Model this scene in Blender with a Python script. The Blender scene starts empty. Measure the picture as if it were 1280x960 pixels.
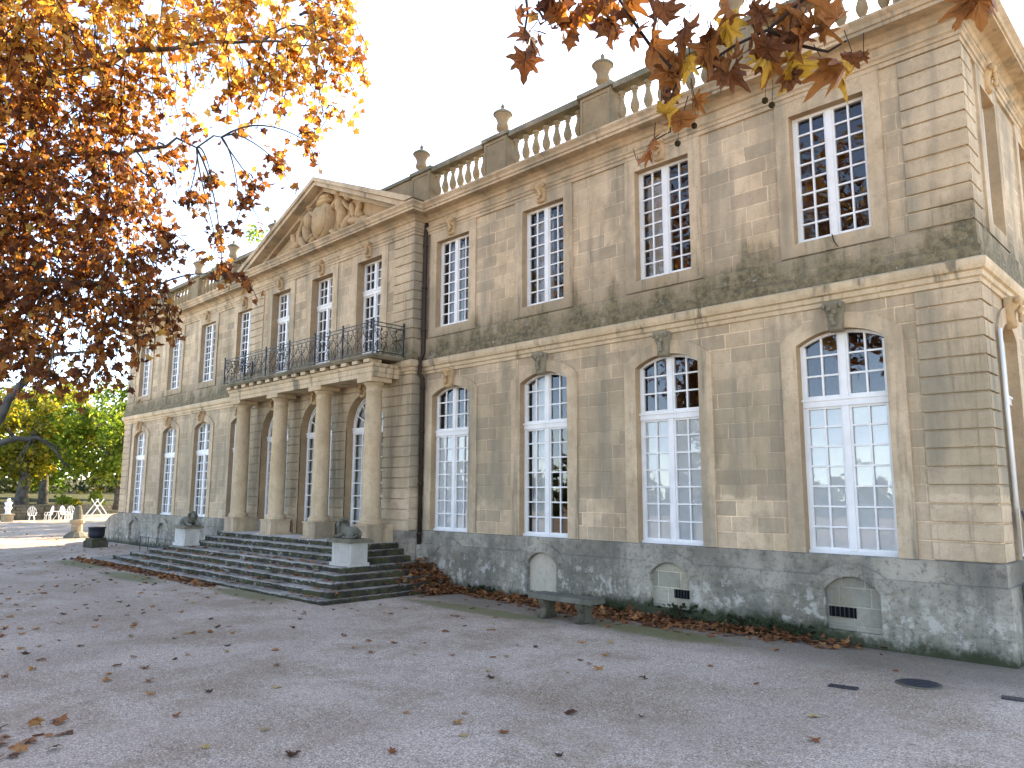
import bpy, math, random
from math import sin, cos, pi, sqrt, radians as RAD
from mathutils import Vector, Matrix, Quaternion
random.seed(11)
scn = bpy.context.scene

# ------------------------------------------------------------------ camera, sky, sun, exposure
cam_d = bpy.data.cameras.new('camera'); cam = bpy.data.objects.new('camera', cam_d)
scn.collection.objects.link(cam); scn.camera = cam
cam_d.sensor_width = 36.0; cam_d.lens = 937.2283 / 1280 * 36.0
cam_d.clip_start = 0.1; cam_d.clip_end = 2000
CY, CP, CR = .7763, .1444, .0041
CAM = Vector((20.814, -12.828, 2.402))
_F = Vector((-sin(CY) * cos(CP), cos(CY) * cos(CP), sin(CP))); _R = Vector((cos(CY), sin(CY), 0)); _U = _R.cross(_F)
_r2 = cos(CR) * _R + sin(CR) * _U; _u2 = -sin(CR) * _R + cos(CR) * _U
cam.matrix_world = Matrix(((_r2.x, _u2.x, -_F.x, CAM.x), (_r2.y, _u2.y, -_F.y, CAM.y), (_r2.z, _u2.z, -_F.z, CAM.z), (0, 0, 0, 1)))

SUN_AZ, SUN_EL = RAD(-12), RAD(31)
world = bpy.data.worlds.new('World'); scn.world = world; world.use_nodes = True
wn = world.node_tree; wn.nodes.clear()
sky = wn.nodes.new('ShaderNodeTexSky'); sky.sky_type = 'NISHITA'; sky.sun_disc = False
sky.sun_elevation = SUN_EL; sky.sun_rotation = SUN_AZ; sky.altitude = 50; sky.air_density = .45; sky.dust_density = 0.2; sky.ozone_density = 1.0
bg = wn.nodes.new('ShaderNodeBackground'); bg.inputs['Strength'].default_value = 0.15
wo = wn.nodes.new('ShaderNodeOutputWorld')
wn.links.new(sky.outputs[0], bg.inputs[0]); wn.links.new(bg.outputs[0], wo.inputs[0])
sun_d = bpy.data.lights.new('sun', 'SUN'); sun_d.energy = 2.6; sun_d.angle = RAD(0.6); sun_d.color = (1.0, .93, .82)
sun = bpy.data.objects.new('sun', sun_d); scn.collection.objects.link(sun)
sun.rotation_euler = Vector((-sin(SUN_AZ) * cos(SUN_EL), -cos(SUN_AZ) * cos(SUN_EL), -sin(SUN_EL))).to_track_quat('-Z', 'Y').to_euler()
vs = scn.view_settings
scn.display_settings.display_device = 'sRGB'
vs.view_transform = 'Standard'; vs.look = 'None'; vs.gamma = 1.0; vs.use_curve_mapping = False
vs.exposure = 3.05
vs.use_white_balance = True; vs.white_balance_temperature = 8700; vs.white_balance_tint = 10
scn.render.engine = 'CYCLES'
scn.cycles.use_denoising = True
scn.cycles.max_bounces = 8; scn.cycles.transparent_max_bounces = 12; scn.cycles.caustics_reflective = False; scn.cycles.caustics_refractive = False

# ------------------------------------------------------------------ node helper
class NT:
    def __init__(s, name):
        s.m = bpy.data.materials.new(name); s.m.use_nodes = True
        s.t = s.m.node_tree; s.t.nodes.clear()
        s.out = s.t.nodes.new('ShaderNodeOutputMaterial')
        s.geo = s.t.nodes.new('ShaderNodeNewGeometry')
        s.pos = s.geo.outputs['Position']
    def n(s, typ, **kw):
        nd = s.t.nodes.new(typ)
        for k, v in kw.items(): setattr(nd, k, v)
        return nd
    def put(s, sock, v):
        if isinstance(v, bpy.types.NodeSocket): s.t.links.new(v, sock)
        elif v is not None:
            if hasattr(sock.default_value, '__len__') and not hasattr(v, '__len__'): v = (v,) * len(sock.default_value)
            if hasattr(v, '__len__') and len(sock.default_value) == 4 and len(v) == 3: v = (*v, 1)
            sock.default_value = v
    def math(s, op, a, b=None, c=None, clamp=False):
        nd = s.n('ShaderNodeMath', operation=op, use_clamp=clamp)
        for i, v in enumerate((a, b, c)):
            if v is not None: s.put(nd.inputs[i], v)
        return nd.outputs[0]
    def xyz(s, v=None):
        nd = s.n('ShaderNodeSeparateXYZ'); s.put(nd.inputs[0], v if v is not None else s.pos); return nd.outputs
    def comb(s, x, y, z):
        nd = s.n('ShaderNodeCombineXYZ')
        for i, v in enumerate((x, y, z)): s.put(nd.inputs[i], v)
        return nd.outputs[0]
    def scale(s, v, k):
        nd = s.n('ShaderNodeVectorMath', operation='MULTIPLY'); s.put(nd.inputs[0], v); s.put(nd.inputs[1], k); return nd.outputs[0]
    def noise(s, v=None, scale=1.0, detail=5.0, rough=.55, dist=0.0, col=False):
        nd = s.n('ShaderNodeTexNoise'); s.put(nd.inputs['Vector'], v if v is not None else s.pos)
        s.put(nd.inputs['Scale'], scale); s.put(nd.inputs['Detail'], detail); s.put(nd.inputs['Roughness'], rough); s.put(nd.inputs['Distortion'], dist)
        return nd.outputs['Color' if col else 'Fac']
    def voro(s, v=None, scale=1.0, out='Distance', feature='F1'):
        nd = s.n('ShaderNodeTexVoronoi', feature=feature); s.put(nd.inputs['Vector'], v if v is not None else s.pos); s.put(nd.inputs['Scale'], scale)
        return nd.outputs[out]
    def ramp(s, f, stops):
        nd = s.n('ShaderNodeValToRGB'); e = nd.color_ramp.elements
        while len(e) < len(stops): e.new(.5)
        for el, (p, c) in zip(e, stops):
            el.position = p; el.color = (c, c, c, 1) if not hasattr(c, '__len__') else (*c, 1)
        s.put(nd.inputs[0], f); return nd.outputs[0]
    def step(s, v, a, b):
        nd = s.n('ShaderNodeMapRange', interpolation_type='SMOOTHSTEP'); s.put(nd.inputs[0], v)
        nd.inputs[1].default_value = a; nd.inputs[2].default_value = b; return nd.outputs[0]
    def mix(s, f, a, b, blend='MIX'):
        nd = s.n('ShaderNodeMix', data_type='RGBA', blend_type=blend)
        s.put(nd.inputs[0], f); s.put(nd.inputs[6], a); s.put(nd.inputs[7], b); return nd.outputs[2]
    def bump(s, h, strength=.3, dist=.02, nrm=None):
        nd = s.n('ShaderNodeBump'); s.put(nd.inputs['Height'], h); nd.inputs['Strength'].default_value = strength; nd.inputs['Distance'].default_value = dist
        if nrm is not None: s.put(nd.inputs['Normal'], nrm)
        return nd.outputs[0]
    def bsdf(s, col, rough=.9, nrm=None, spec=.25, metal=0.0):
        nd = s.n('ShaderNodeBsdfPrincipled'); s.put(nd.inputs['Base Color'], col); s.put(nd.inputs['Roughness'], rough)
        s.put(nd.inputs['Specular IOR Level'], spec); s.put(nd.inputs['Metallic'], metal)
        if nrm is not None: s.put(nd.inputs['Normal'], nrm)
        return nd.outputs[0]
    def done(s, sh):
        s.t.links.new(sh, s.out.inputs['Surface']); return s.m

def stone(name, a, b, brick=None, weather=0.0, band=0.0, grain=1.0, dark=(.1, .085, .052), moss=0.0, low=False, drip=0.0):
    """weathered limestone; a / b two stone tones, brick = ashlar block size, band = lichen above the string course"""
    k = NT(name)
    x, y, z = k.xyz()
    uv = k.comb(k.math('ADD', x, y), z, 0.0)
    n1 = k.noise(scale=.55, detail=7, rough=.62)
    n2 = k.noise(scale=3.1, detail=6, rough=.6)
    n3 = k.noise(scale=26, detail=4, rough=.6)
    streak = k.noise(k.scale(k.pos, (1.7, 1.7, .22)), scale=1.0, detail=6, rough=.6)
    col = k.mix(k.step(n1, .36, .64), a, b)
    h = k.math('MULTIPLY', n3, .35)
    if brick:
        bt = k.n('ShaderNodeTexBrick', offset=.43, squash=.72, squash_frequency=3)
        k.put(bt.inputs['Vector'], uv); bt.inputs['Scale'].default_value = 1.0
        bt.inputs['Color1'].default_value = (.62, .63, .63, 1); bt.inputs['Color2'].default_value = (1.14, 1.11, 1.05, 1); bt.inputs['Mortar'].default_value = (1.5, 1.46, 1.38, 1)
        bt.inputs['Mortar Size'].default_value = .014; bt.inputs['Mortar Smooth'].default_value = .35
        bt.inputs['Brick Width'].default_value = brick[0]; bt.inputs['Row Height'].default_value = brick[1]
        fade = k.step(k.noise(scale=.9, detail=4), .32, .6)
        col = k.mix(k.math('MULTIPLY_ADD', fade, .5, .5), col, k.mix(1.0, col, bt.outputs['Color'], 'MULTIPLY'))
        h = k.math('ADD', h, k.math('MULTIPLY', bt.outputs['Fac'], -.7))
    col = k.mix(k.math('MULTIPLY', k.step(n2, .42, .72), .38), col, (b[0] * .62, b[1] * .6, b[2] * .58))
    col = k.mix(k.math('MULTIPLY', k.step(n3, .5, .7), .34), col, (a[0] * .55, a[1] * .53, a[2] * .5))
    n4 = k.noise(scale=9, detail=8, rough=.75)
    col = k.mix(k.math('MULTIPLY', k.step(n4, .54, .66), .42), col, (a[0] * .5, a[1] * .48, a[2] * .44))
    col = k.mix(k.math('MULTIPLY', k.step(n4, .45, .33), .3), col, (min(.7, a[0] * 1.15), a[1] * 1.15, a[2] * 1.15))
    pits = k.step(k.voro(k.scale(k.pos, (1, 1, 1.6)), scale=22), .16, .04)
    col = k.mix(k.math('MULTIPLY', k.math('MULTIPLY', pits, k.step(n2, .45, .6)), .6), col, (.13, .11, .075))
    h = k.math('ADD', h, k.math('MULTIPLY_ADD', n4, .5, k.math('MULTIPLY', pits, -.5)))
    if weather:
        wmask = k.math('MULTIPLY', k.step(streak, .44, .66), weather)
        if low:   # the sheltered and the rinsed zones of the ground storey
            zz = k.math('ADD', z, k.math('MULTIPLY', n1, 1.6))
            wmask = k.math('MULTIPLY', wmask, k.math('MULTIPLY_ADD', k.step(zz, 2.7, 3.3), .85, .15))
            rinse = k.math('MULTIPLY', k.step(x, 11.6, 12.2), k.math('MULTIPLY', .7, k.math('SUBTRACT', 1.0, k.step(k.math('ADD', z, k.math('MULTIPLY', n2, .35)), 2.4, 2.58))))
            wmask = k.math('MULTIPLY', wmask, k.math('SUBTRACT', 1.0, rinse))
            zz = k.math('SUBTRACT', zz, k.math('MULTIPLY', rinse, 3.0))
            g = k.math('MULTIPLY', k.step(zz, 2.8, 3.15), k.math('SUBTRACT', 1.0, k.step(zz, 5.0, 6.3)))
            col = k.mix(k.math('MULTIPLY', g, .5), col, (.31, .245, .16))
        col = k.mix(wmask, col, (.18, .165, .125))
    if band:
        zz = k.math('ADD', z, k.math('MULTIPLY_ADD', streak, 2.8, k.math('MULTIPLY', n2, 1.1)))
        m = k.math('SUBTRACT', 1.0, k.step(zz, 8.1, 9.1))
        m = k.math('MULTIPLY', m, k.step(z, 5.85, 5.97))
        lich = k.mix(k.step(n4, .4, .62), dark, (.215, .17, .1))
        lich = k.mix(k.step(k.noise(scale=7, detail=6, rough=.7), .6, .72), lich, (.3, .29, .25))
        col = k.mix(k.math('MULTIPLY', m, band), col, lich)
    if moss:
        nz = k.xyz(k.geo.outputs['Normal'])[2]
        mm = k.math('MULTIPLY', k.step(k.noise(scale=1.6, detail=7, rough=.7), .45, .6), moss)
        col = k.mix(mm, col, k.mix(k.step(n2, .4, .6), (.05, .055, .025), (.1, .095, .06)))
    if brick:   # blotchy soot and green-grey films that stop at the joints and run down in streaks
        film = k.noise(k.scale(k.pos, (1.1, 1.1, .5)), scale=1.3, detail=9, rough=.68, dist=.3)
        col = k.mix(k.math('MULTIPLY', k.step(film, .52, .66), .5), col, (.23, .19, .12))
        col = k.mix(k.math('MULTIPLY', k.step(film, .46, .28), .2), col, (.62, .5, .36))
        col = k.mix(k.math('MULTIPLY', k.step(k.noise(k.scale(k.pos, (5, 5, .35)), scale=1.0, detail=7, rough=.65), .56, .7), .4), col, (.15, .14, .095))
    elif drip:
        col = k.mix(k.math('MULTIPLY', k.step(k.noise(k.scale(k.pos, (2.2, 2.2, .15)), scale=1.0, detail=8, rough=.7), .54, .66), drip), col, (.09, .085, .06))
    h = k.math('ADD', h, k.math('MULTIPLY', n2, .5))
    nrm = k.bump(h, .7 * grain, .035)
    return k.done(k.bsdf(col, .92, nrm, .2))

LIGHT, WARM = (.6, .455, .315), (.46, .345, .23)
M = {}
M['wall_low'] = stone('ashlar_ground_storey', LIGHT, WARM, (.7, .285), .55, low=True)
M['wall_up'] = stone('ashlar_upper_storey', LIGHT, WARM, (.76, .3), .5, band=1.0)
M['rust'] = stone('rusticated_stone', (.57, .435, .295), (.44, .33, .215), None, .75, band=.9, low=True, drip=.5)
M['trim'] = stone('dressed_stone', (.6, .455, .305), (.46, .34, .22), None, .6, band=.85, drip=.55)
M['course'] = stone('string_course_stone', (.63, .485, .325), (.53, .4, .255), None, .3, drip=.8)
M['reveal'] = stone('dark_orange_stone', (.46, .32, .19), (.36, .25, .15), None, .2)  # reveals: darker and more orange than the wall face
M['niche_grey'] = stone('patched_niche_stone', (.42, .39, .31), (.28, .265, .22), (.5, .3), .3)
M['carved'] = stone('carved_stone', (.54, .36, .19), (.43, .29, .165), None, .25)
M['shaft'] = stone('column_stone', (.6, .45, .29), (.51, .37, .225), None, .25)
M['coping'] = stone('lichened_coping', (.29, .24, .17), (.17, .15, .11), None, .6, moss=.5)
M['baluster'] = stone('baluster_stone', (.33, .24, .14), (.22, .165, .1), None, .5)
M['urn'] = stone('urn_stone', (.33, .23, .13), (.22, .16, .1), None, .4)
M['key_grey'] = stone('greyed_carved_stone', (.27, .235, .165), (.19, .165, .115), None, .4)
M['lichen'] = stone('grey_sculpture_stone', (.2, .19, .16), (.1, .1, .08), None, .6, moss=.6)
M['pedestal'] = stone('white_pedestal_stone', (.6, .58, .53), (.48, .45, .4), None, .2)
M['niche'] = stone('pale_render', (.52, .46, .36), (.42, .38, .3), None, .25)
M['garden'] = stone('garden_wall_stone', (.13, .115, .08), (.065, .06, .045), (.5, .3), .5, moss=.6)
M['tan'] = stone('tan_wall_stone', (.4, .33, .22), (.33, .27, .19), (.6, .3), .3)

def plinth_mat():
    k = NT('grey_plinth_stone'); x, y, z = k.xyz()
    uv = k.comb(k.math('ADD', x, y), z, 0.0)
    n1 = k.noise(scale=.7, detail=7, rough=.65); n2 = k.noise(scale=4.5, detail=8, rough=.72); n3 = k.noise(scale=30, detail=3)
    col = k.mix(k.step(n1, .38, .62), (.185, .165, .128), (.37, .33, .26))
    streak = k.noise(k.scale(k.pos, (3, 3, .3)), scale=1.0, detail=5)
    col = k.mix(k.math('MULTIPLY', k.step(streak, .48, .66), .6), col, (.13, .125, .11))
    bt = k.n('ShaderNodeTexBrick', offset=.5); k.put(bt.inputs['Vector'], uv); bt.inputs['Scale'].default_value = 1.0
    bt.inputs['Brick Width'].default_value = 1.15; bt.inputs['Row Height'].default_value = .36; bt.inputs['Mortar Size'].default_value = .009
    bt.inputs['Color1'].default_value = (.8, .8, .8, 1); bt.inputs['Color2'].default_value = (1.1, 1.1, 1.1, 1); bt.inputs['Mortar'].default_value = (.75, .75, .75, 1)
    col = k.mix(.55, col, k.mix(1.0, col, bt.outputs['Color'], 'MULTIPLY'))
    n5 = k.noise(scale=11, detail=9, rough=.78)
    col = k.mix(k.math('MULTIPLY', k.step(n5, .5, .62), .6), col, (.09, .085, .072))
    col = k.mix(k.math('MULTIPLY', k.step(k.noise(k.scale(k.pos, (.6, .6, 2.2)), scale=1.0, detail=6), .55, .7), .5), col, (.1, .098, .085))
    # flaked pale lichen in the lower half
    fl = k.math('MULTIPLY', k.step(n2, .51, .6), k.math('SUBTRACT', 1.0, k.step(k.math('ADD', z, k.math('MULTIPLY', n1, .6)), .8, 1.5)))
    col = k.mix(k.math('MULTIPLY', fl, .6), col, (.53, .5, .43))
    zz = k.math('ADD', z, k.math('MULTIPLY', k.noise(scale=2.6, detail=7, rough=.7), .7))
    ms = k.math('SUBTRACT', 1.0, k.step(k.math('SUBTRACT', zz, k.math('MULTIPLY', k.math('MULTIPLY', k.step(x, 9.0, 11.5), k.step(x, 16.5, 14.8)), .16)), .38, .64))
    col = k.mix(k.math('MULTIPLY', ms, .92), col, (.028, .036, .014))
    h = k.math('ADD', k.math('MULTIPLY', n2, .8), k.math('ADD', k.math('MULTIPLY', n3, .3), k.math('MULTIPLY', bt.outputs['Fac'], -.4)))
    return k.done(k.bsdf(col, .93, k.bump(h, .6, .035), .2))
M['plinth'] = plinth_mat()

def step_mat():
    k = NT('mossy_step_stone'); x, y, z = k.xyz(); nz = k.math('ABSOLUTE', k.xyz(k.geo.outputs['Normal'])[2])
    n1 = k.noise(scale=1.2, detail=7, rough=.65); n2 = k.noise(scale=7, detail=8, rough=.72)
    col = k.mix(k.step(n1, .35, .65), (.2, .18, .15), (.38, .35, .305))
    col = k.mix(k.math('MULTIPLY', k.step(n2, .5, .64), .4), col, (.16, .155, .14))
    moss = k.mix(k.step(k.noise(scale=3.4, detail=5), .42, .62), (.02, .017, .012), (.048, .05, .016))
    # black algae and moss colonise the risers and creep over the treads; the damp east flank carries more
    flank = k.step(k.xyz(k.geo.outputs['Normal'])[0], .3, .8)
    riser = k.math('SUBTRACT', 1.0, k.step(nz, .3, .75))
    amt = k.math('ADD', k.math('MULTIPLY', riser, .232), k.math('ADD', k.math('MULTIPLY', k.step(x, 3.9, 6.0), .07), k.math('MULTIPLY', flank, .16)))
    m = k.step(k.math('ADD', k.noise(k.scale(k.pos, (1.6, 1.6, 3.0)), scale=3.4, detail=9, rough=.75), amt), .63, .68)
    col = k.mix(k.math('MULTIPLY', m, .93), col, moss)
    return k.done(k.bsdf(col, .95, k.bump(k.math('ADD', n2, k.math('MULTIPLY', n1, .6)), .7, .04), .15))
M['step'] = step_mat()

def ground_mat():
    k = NT('gravel_ground'); x, y, z = k.xyz()
    n1 = k.noise(scale=.22, detail=6, rough=.6, dist=.4); n2 = k.noise(scale=1.1, detail=6, rough=.62); n3 = k.noise(scale=42, detail=4, rough=.7)
    vo = k.voro(scale=75, out='Color'); vd = k.voro(scale=75)
    g = k.xyz(vo)[0]
    col = k.mix(k.step(n1, .36, .64), (.4, .31, .24), (.51, .415, .335))
    col = k.mix(k.math('MULTIPLY', k.step(k.noise(scale=.5, detail=9, rough=.76, dist=.25), .43, .65), .75), col, (.3, .22, .145))
    col = k.mix(k.math('MULTIPLY', k.step(k.noise(scale=6, detail=7, rough=.7), .52, .68), .4), col, (.2, .17, .14))
    grav = k.mix(k.step(g, .08, .95), (.1, .095, .09), (.5, .49, .48))
    col = k.mix(k.math('MULTIPLY_ADD', k.step(n2, .65, .4), .3, .55), col, k.mix(1.0, col, k.ramp(g, [(0, .38), (.5, .95), (1, 1.6)]), 'MULTIPLY'))
    col = k.mix(k.math('MULTIPLY', k.step(g, .955, .98), .6), col, (.7, .68, .66))
    # brown earth strip along the foot of the wall, moss patches
    d = k.math('ADD', y, k.math('MULTIPLY', n2, 1.2))
    strip = k.math('MULTIPLY', k.step(d, -1.9, -.5), k.step(x, 4.0, 6.0))
    col = k.mix(k.math('MULTIPLY', strip, .7), col, (.15, .125, .09))
    mo = None
    for cx, cy, rx, ry in ((3.6, -4.15, 1.7, .4), (13.2, -1.35, 1.5, .4), (-2.2, -4.8, 2.2, .45), (9.0, -1.9, 2.2, .35), (-7.5, -4.6, 2.0, .5)):
        e = k.math('ADD', k.math('POWER', k.math('DIVIDE', k.math('SUBTRACT', x, cx), rx), 2.0), k.math('POWER', k.math('DIVIDE', k.math('SUBTRACT', y, cy), ry), 2.0))
        e = k.math('SUBTRACT', 1.0, k.step(k.math('ADD', e, k.math('MULTIPLY', k.noise(scale=3.2, detail=7, rough=.7), 1.6)), 1.1, 2.3))
        mo = e if mo is None else k.math('MAXIMUM', mo, e)
    col = k.mix(k.math('MULTIPLY', mo, .75), col, k.mix(k.step(n3, .4, .6), (.1, .115, .03), (.2, .19, .085)))
    h = k.math('ADD', k.math('MULTIPLY', n3, .5), k.math('ADD', k.math('MULTIPLY', vd, -.5), k.math('MULTIPLY', n2, 1.5)))
    return k.done(k.bsdf(col, .95, k.bump(h, .5, .025), .2))
M['ground'] = ground_mat()

def simple(name, col, rough=.6, spec=.3, metal=0.0, var=.25, scale=6.0, b=.15):
    k = NT(name); n = k.noise(scale=scale, detail=5)
    c = k.mix(k.step(n, .35, .65), tuple(v * (1 - var) for v in col), col)
    return k.done(k.bsdf(c, rough, k.bump(k.noise(scale=scale * 5, detail=3), b, .01), spec, metal))
M['white'] = simple('white_painted_wood', (.74, .73, .71), .45, .4, var=.1, scale=3)
M['iron'] = simple('black_wrought_iron', (.025, .025, .03), .45, .5, .3, scale=9)
M['pipe'] = simple('rusty_dark_pipe', (.05, .03, .022), .6, .3, .2, scale=4)
M['hole'] = simple('dark_opening', (.01, .01, .01), .95, .05)
M['room'] = simple('dark_room_plaster', (.12, .1, .08), .9, .1)
M['castiron'] = simple('dark_cast_iron', (.045, .045, .055), .5, .4, .3, scale=20, b=.5)
M['plank'] = simple('purple_grey_board', (.07, .06, .075), .5, .4, scale=4)
M['bark'] = simple('plane_bark', (.12, .105, .085), .9, .15, var=.55, scale=3.2, b=.6)
M['twig'] = simple('twig_bark', (.045, .034, .028), .9, .1, var=.4, scale=8)
M['palebark'] = simple('pale_grey_bark', (.11, .105, .095), .9, .15, var=.45, scale=2.2, b=.5)
M['furniture'] = simple('white_garden_paint', (.8, .8, .78), .5, .3, var=.08)
M['grass'] = simple('short_grass', (.085, .085, .035), .95, .1, var=.6, scale=1.3, b=.6)
M['tin'] = simple('blue_black_cauldron', (.03, .035, .045), .5, .4, .3, scale=7)
M['seed'] = simple('brown_seed_ball', (.07, .05, .02), .9, .1, var=.5, scale=120, b=1.0)
M['curtain'] = simple('white_shutter_paint', (.86, .86, .86), .6, .2, var=.08, scale=2)
M['drape'] = simple('grey_lace_curtain', (.66, .66, .63), .9, .1, var=.2, scale=5)

def glass_mat():
    k = NT('old_window_glass')
    nrm = k.bump(k.noise(scale=2.2, detail=2), .06, .03)
    fr = k.n('ShaderNodeFresnel'); fr.inputs['IOR'].default_value = 1.6; k.put(fr.inputs['Normal'], nrm)
    f = k.math('MULTIPLY_ADD', fr.outputs[0], .9, .01, clamp=True)
    g = k.n('ShaderNodeBsdfGlossy'); g.inputs['Roughness'].default_value = .015; g.inputs['Color'].default_value = (.95, .97, 1, 1); k.put(g.inputs['Normal'], nrm)
    t = k.n('ShaderNodeBsdfTransparent'); t.inputs['Color'].default_value = (.95, .97, .965, 1)
    mx = k.n('ShaderNodeMixShader'); k.put(mx.inputs[0], f); k.put(mx.inputs[1], t.outputs[0]); k.put(mx.inputs[2], g.outputs[0])
    return k.done(mx.outputs[0])
M['glass'] = glass_mat()

def leaf_mat(name, stops, trans=.5, rough=.6):
    k = NT(name)
    c = k.ramp(k.geo.outputs['Random Per Island'], stops)
    c = k.mix(k.math('MULTIPLY', k.step(k.noise(scale=22, detail=5, rough=.65), .45, .7), .55), c, k.mix(.75, c, (.055, .025, .014)))
    d = k.bsdf(c, rough, None, .25)
    tr = k.n('ShaderNodeBsdfTranslucent'); k.put(tr.inputs['Color'], k.mix(1.0, c, (1.35, 1.2, .8), 'MULTIPLY'))
    mx = k.n('ShaderNodeMixShader'); mx.inputs[0].default_value = trans; k.put(mx.inputs[1], d); k.put(mx.inputs[2], tr.outputs[0])
    return k.done(mx.outputs[0])
BROWN, RUST, ORANGE, GOLD, YEL = (.12, .045, .02), (.27, .085, .022), (.46, .17, .03), (.6, .31, .045), (.62, .42, .07)
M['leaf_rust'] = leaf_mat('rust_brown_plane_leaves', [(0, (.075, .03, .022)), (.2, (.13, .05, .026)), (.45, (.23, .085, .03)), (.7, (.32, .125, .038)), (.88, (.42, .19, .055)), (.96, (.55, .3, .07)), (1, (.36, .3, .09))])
M['leaf_gold'] = leaf_mat('golden_sunlit_plane_leaves', [(0, (.2, .075, .03)), (.2, (.38, .15, .04)), (.5, (.52, .27, .06)), (.8, (.58, .39, .1)), (1, (.62, .47, .16))])
M['leaf_near'] = leaf_mat('near_plane_leaves', [(0, (.1, .04, .022)), (.35, (.2, .075, .028)), (.75, (.3, .125, .035)), (1, (.36, .18, .045))], .32)
M['leaf_near_y'] = leaf_mat('near_yellow_leaves', [(0, (.42, .22, .045)), (1, (.48, .32, .05))], .35)
M['leaf_dry'] = leaf_mat('dry_fallen_leaves', [(0, (.085, .035, .018)), (.4, (.2, .075, .03)), (.75, (.3, .12, .045)), (1, (.4, .2, .08))], .1, .8)
M['leaf_dry_r'] = leaf_mat('russet_fallen_leaf', [(0, (.2, .07, .03)), (1, (.28, .1, .035))], .1, .8)
M['leaf_dry_o'] = leaf_mat('orange_fallen_leaf', [(0, (.36, .15, .04)), (1, (.42, .19, .05))], .1, .8)
M['leaf_dry_b'] = leaf_mat('dark_fallen_leaf', [(0, (.06, .03, .02)), (1, (.1, .045, .025))], .1, .8)
M['leaf_dry_y'] = leaf_mat('straw_fallen_leaf', [(0, (.42, .3, .12)), (1, (.48, .34, .15))], .1, .8)
M['leaf_green'] = leaf_mat('green_leaves', [(0, (.05, .1, .02)), (.45, (.13, .23, .03)), (.8, (.22, .33, .05)), (1, (.36, .36, .07))], .65)
M['leaf_lime'] = leaf_mat('lime_yellow_leaves', [(0, (.07, .11, .015)), (.4, (.2, .24, .03)), (.8, (.36, .32, .04)), (1, (.45, .33, .05))], .55)
M['leaf_wood'] = leaf_mat('woodland_leaves', [(0, (.02, .035, .01)), (.7, (.05, .07, .018)), (1, (.12, .1, .03))], .3)
M['weed'] = leaf_mat('dark_weed_leaves', [(0, (.012, .022, .008)), (1, (.04, .06, .02))], .3)

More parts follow.
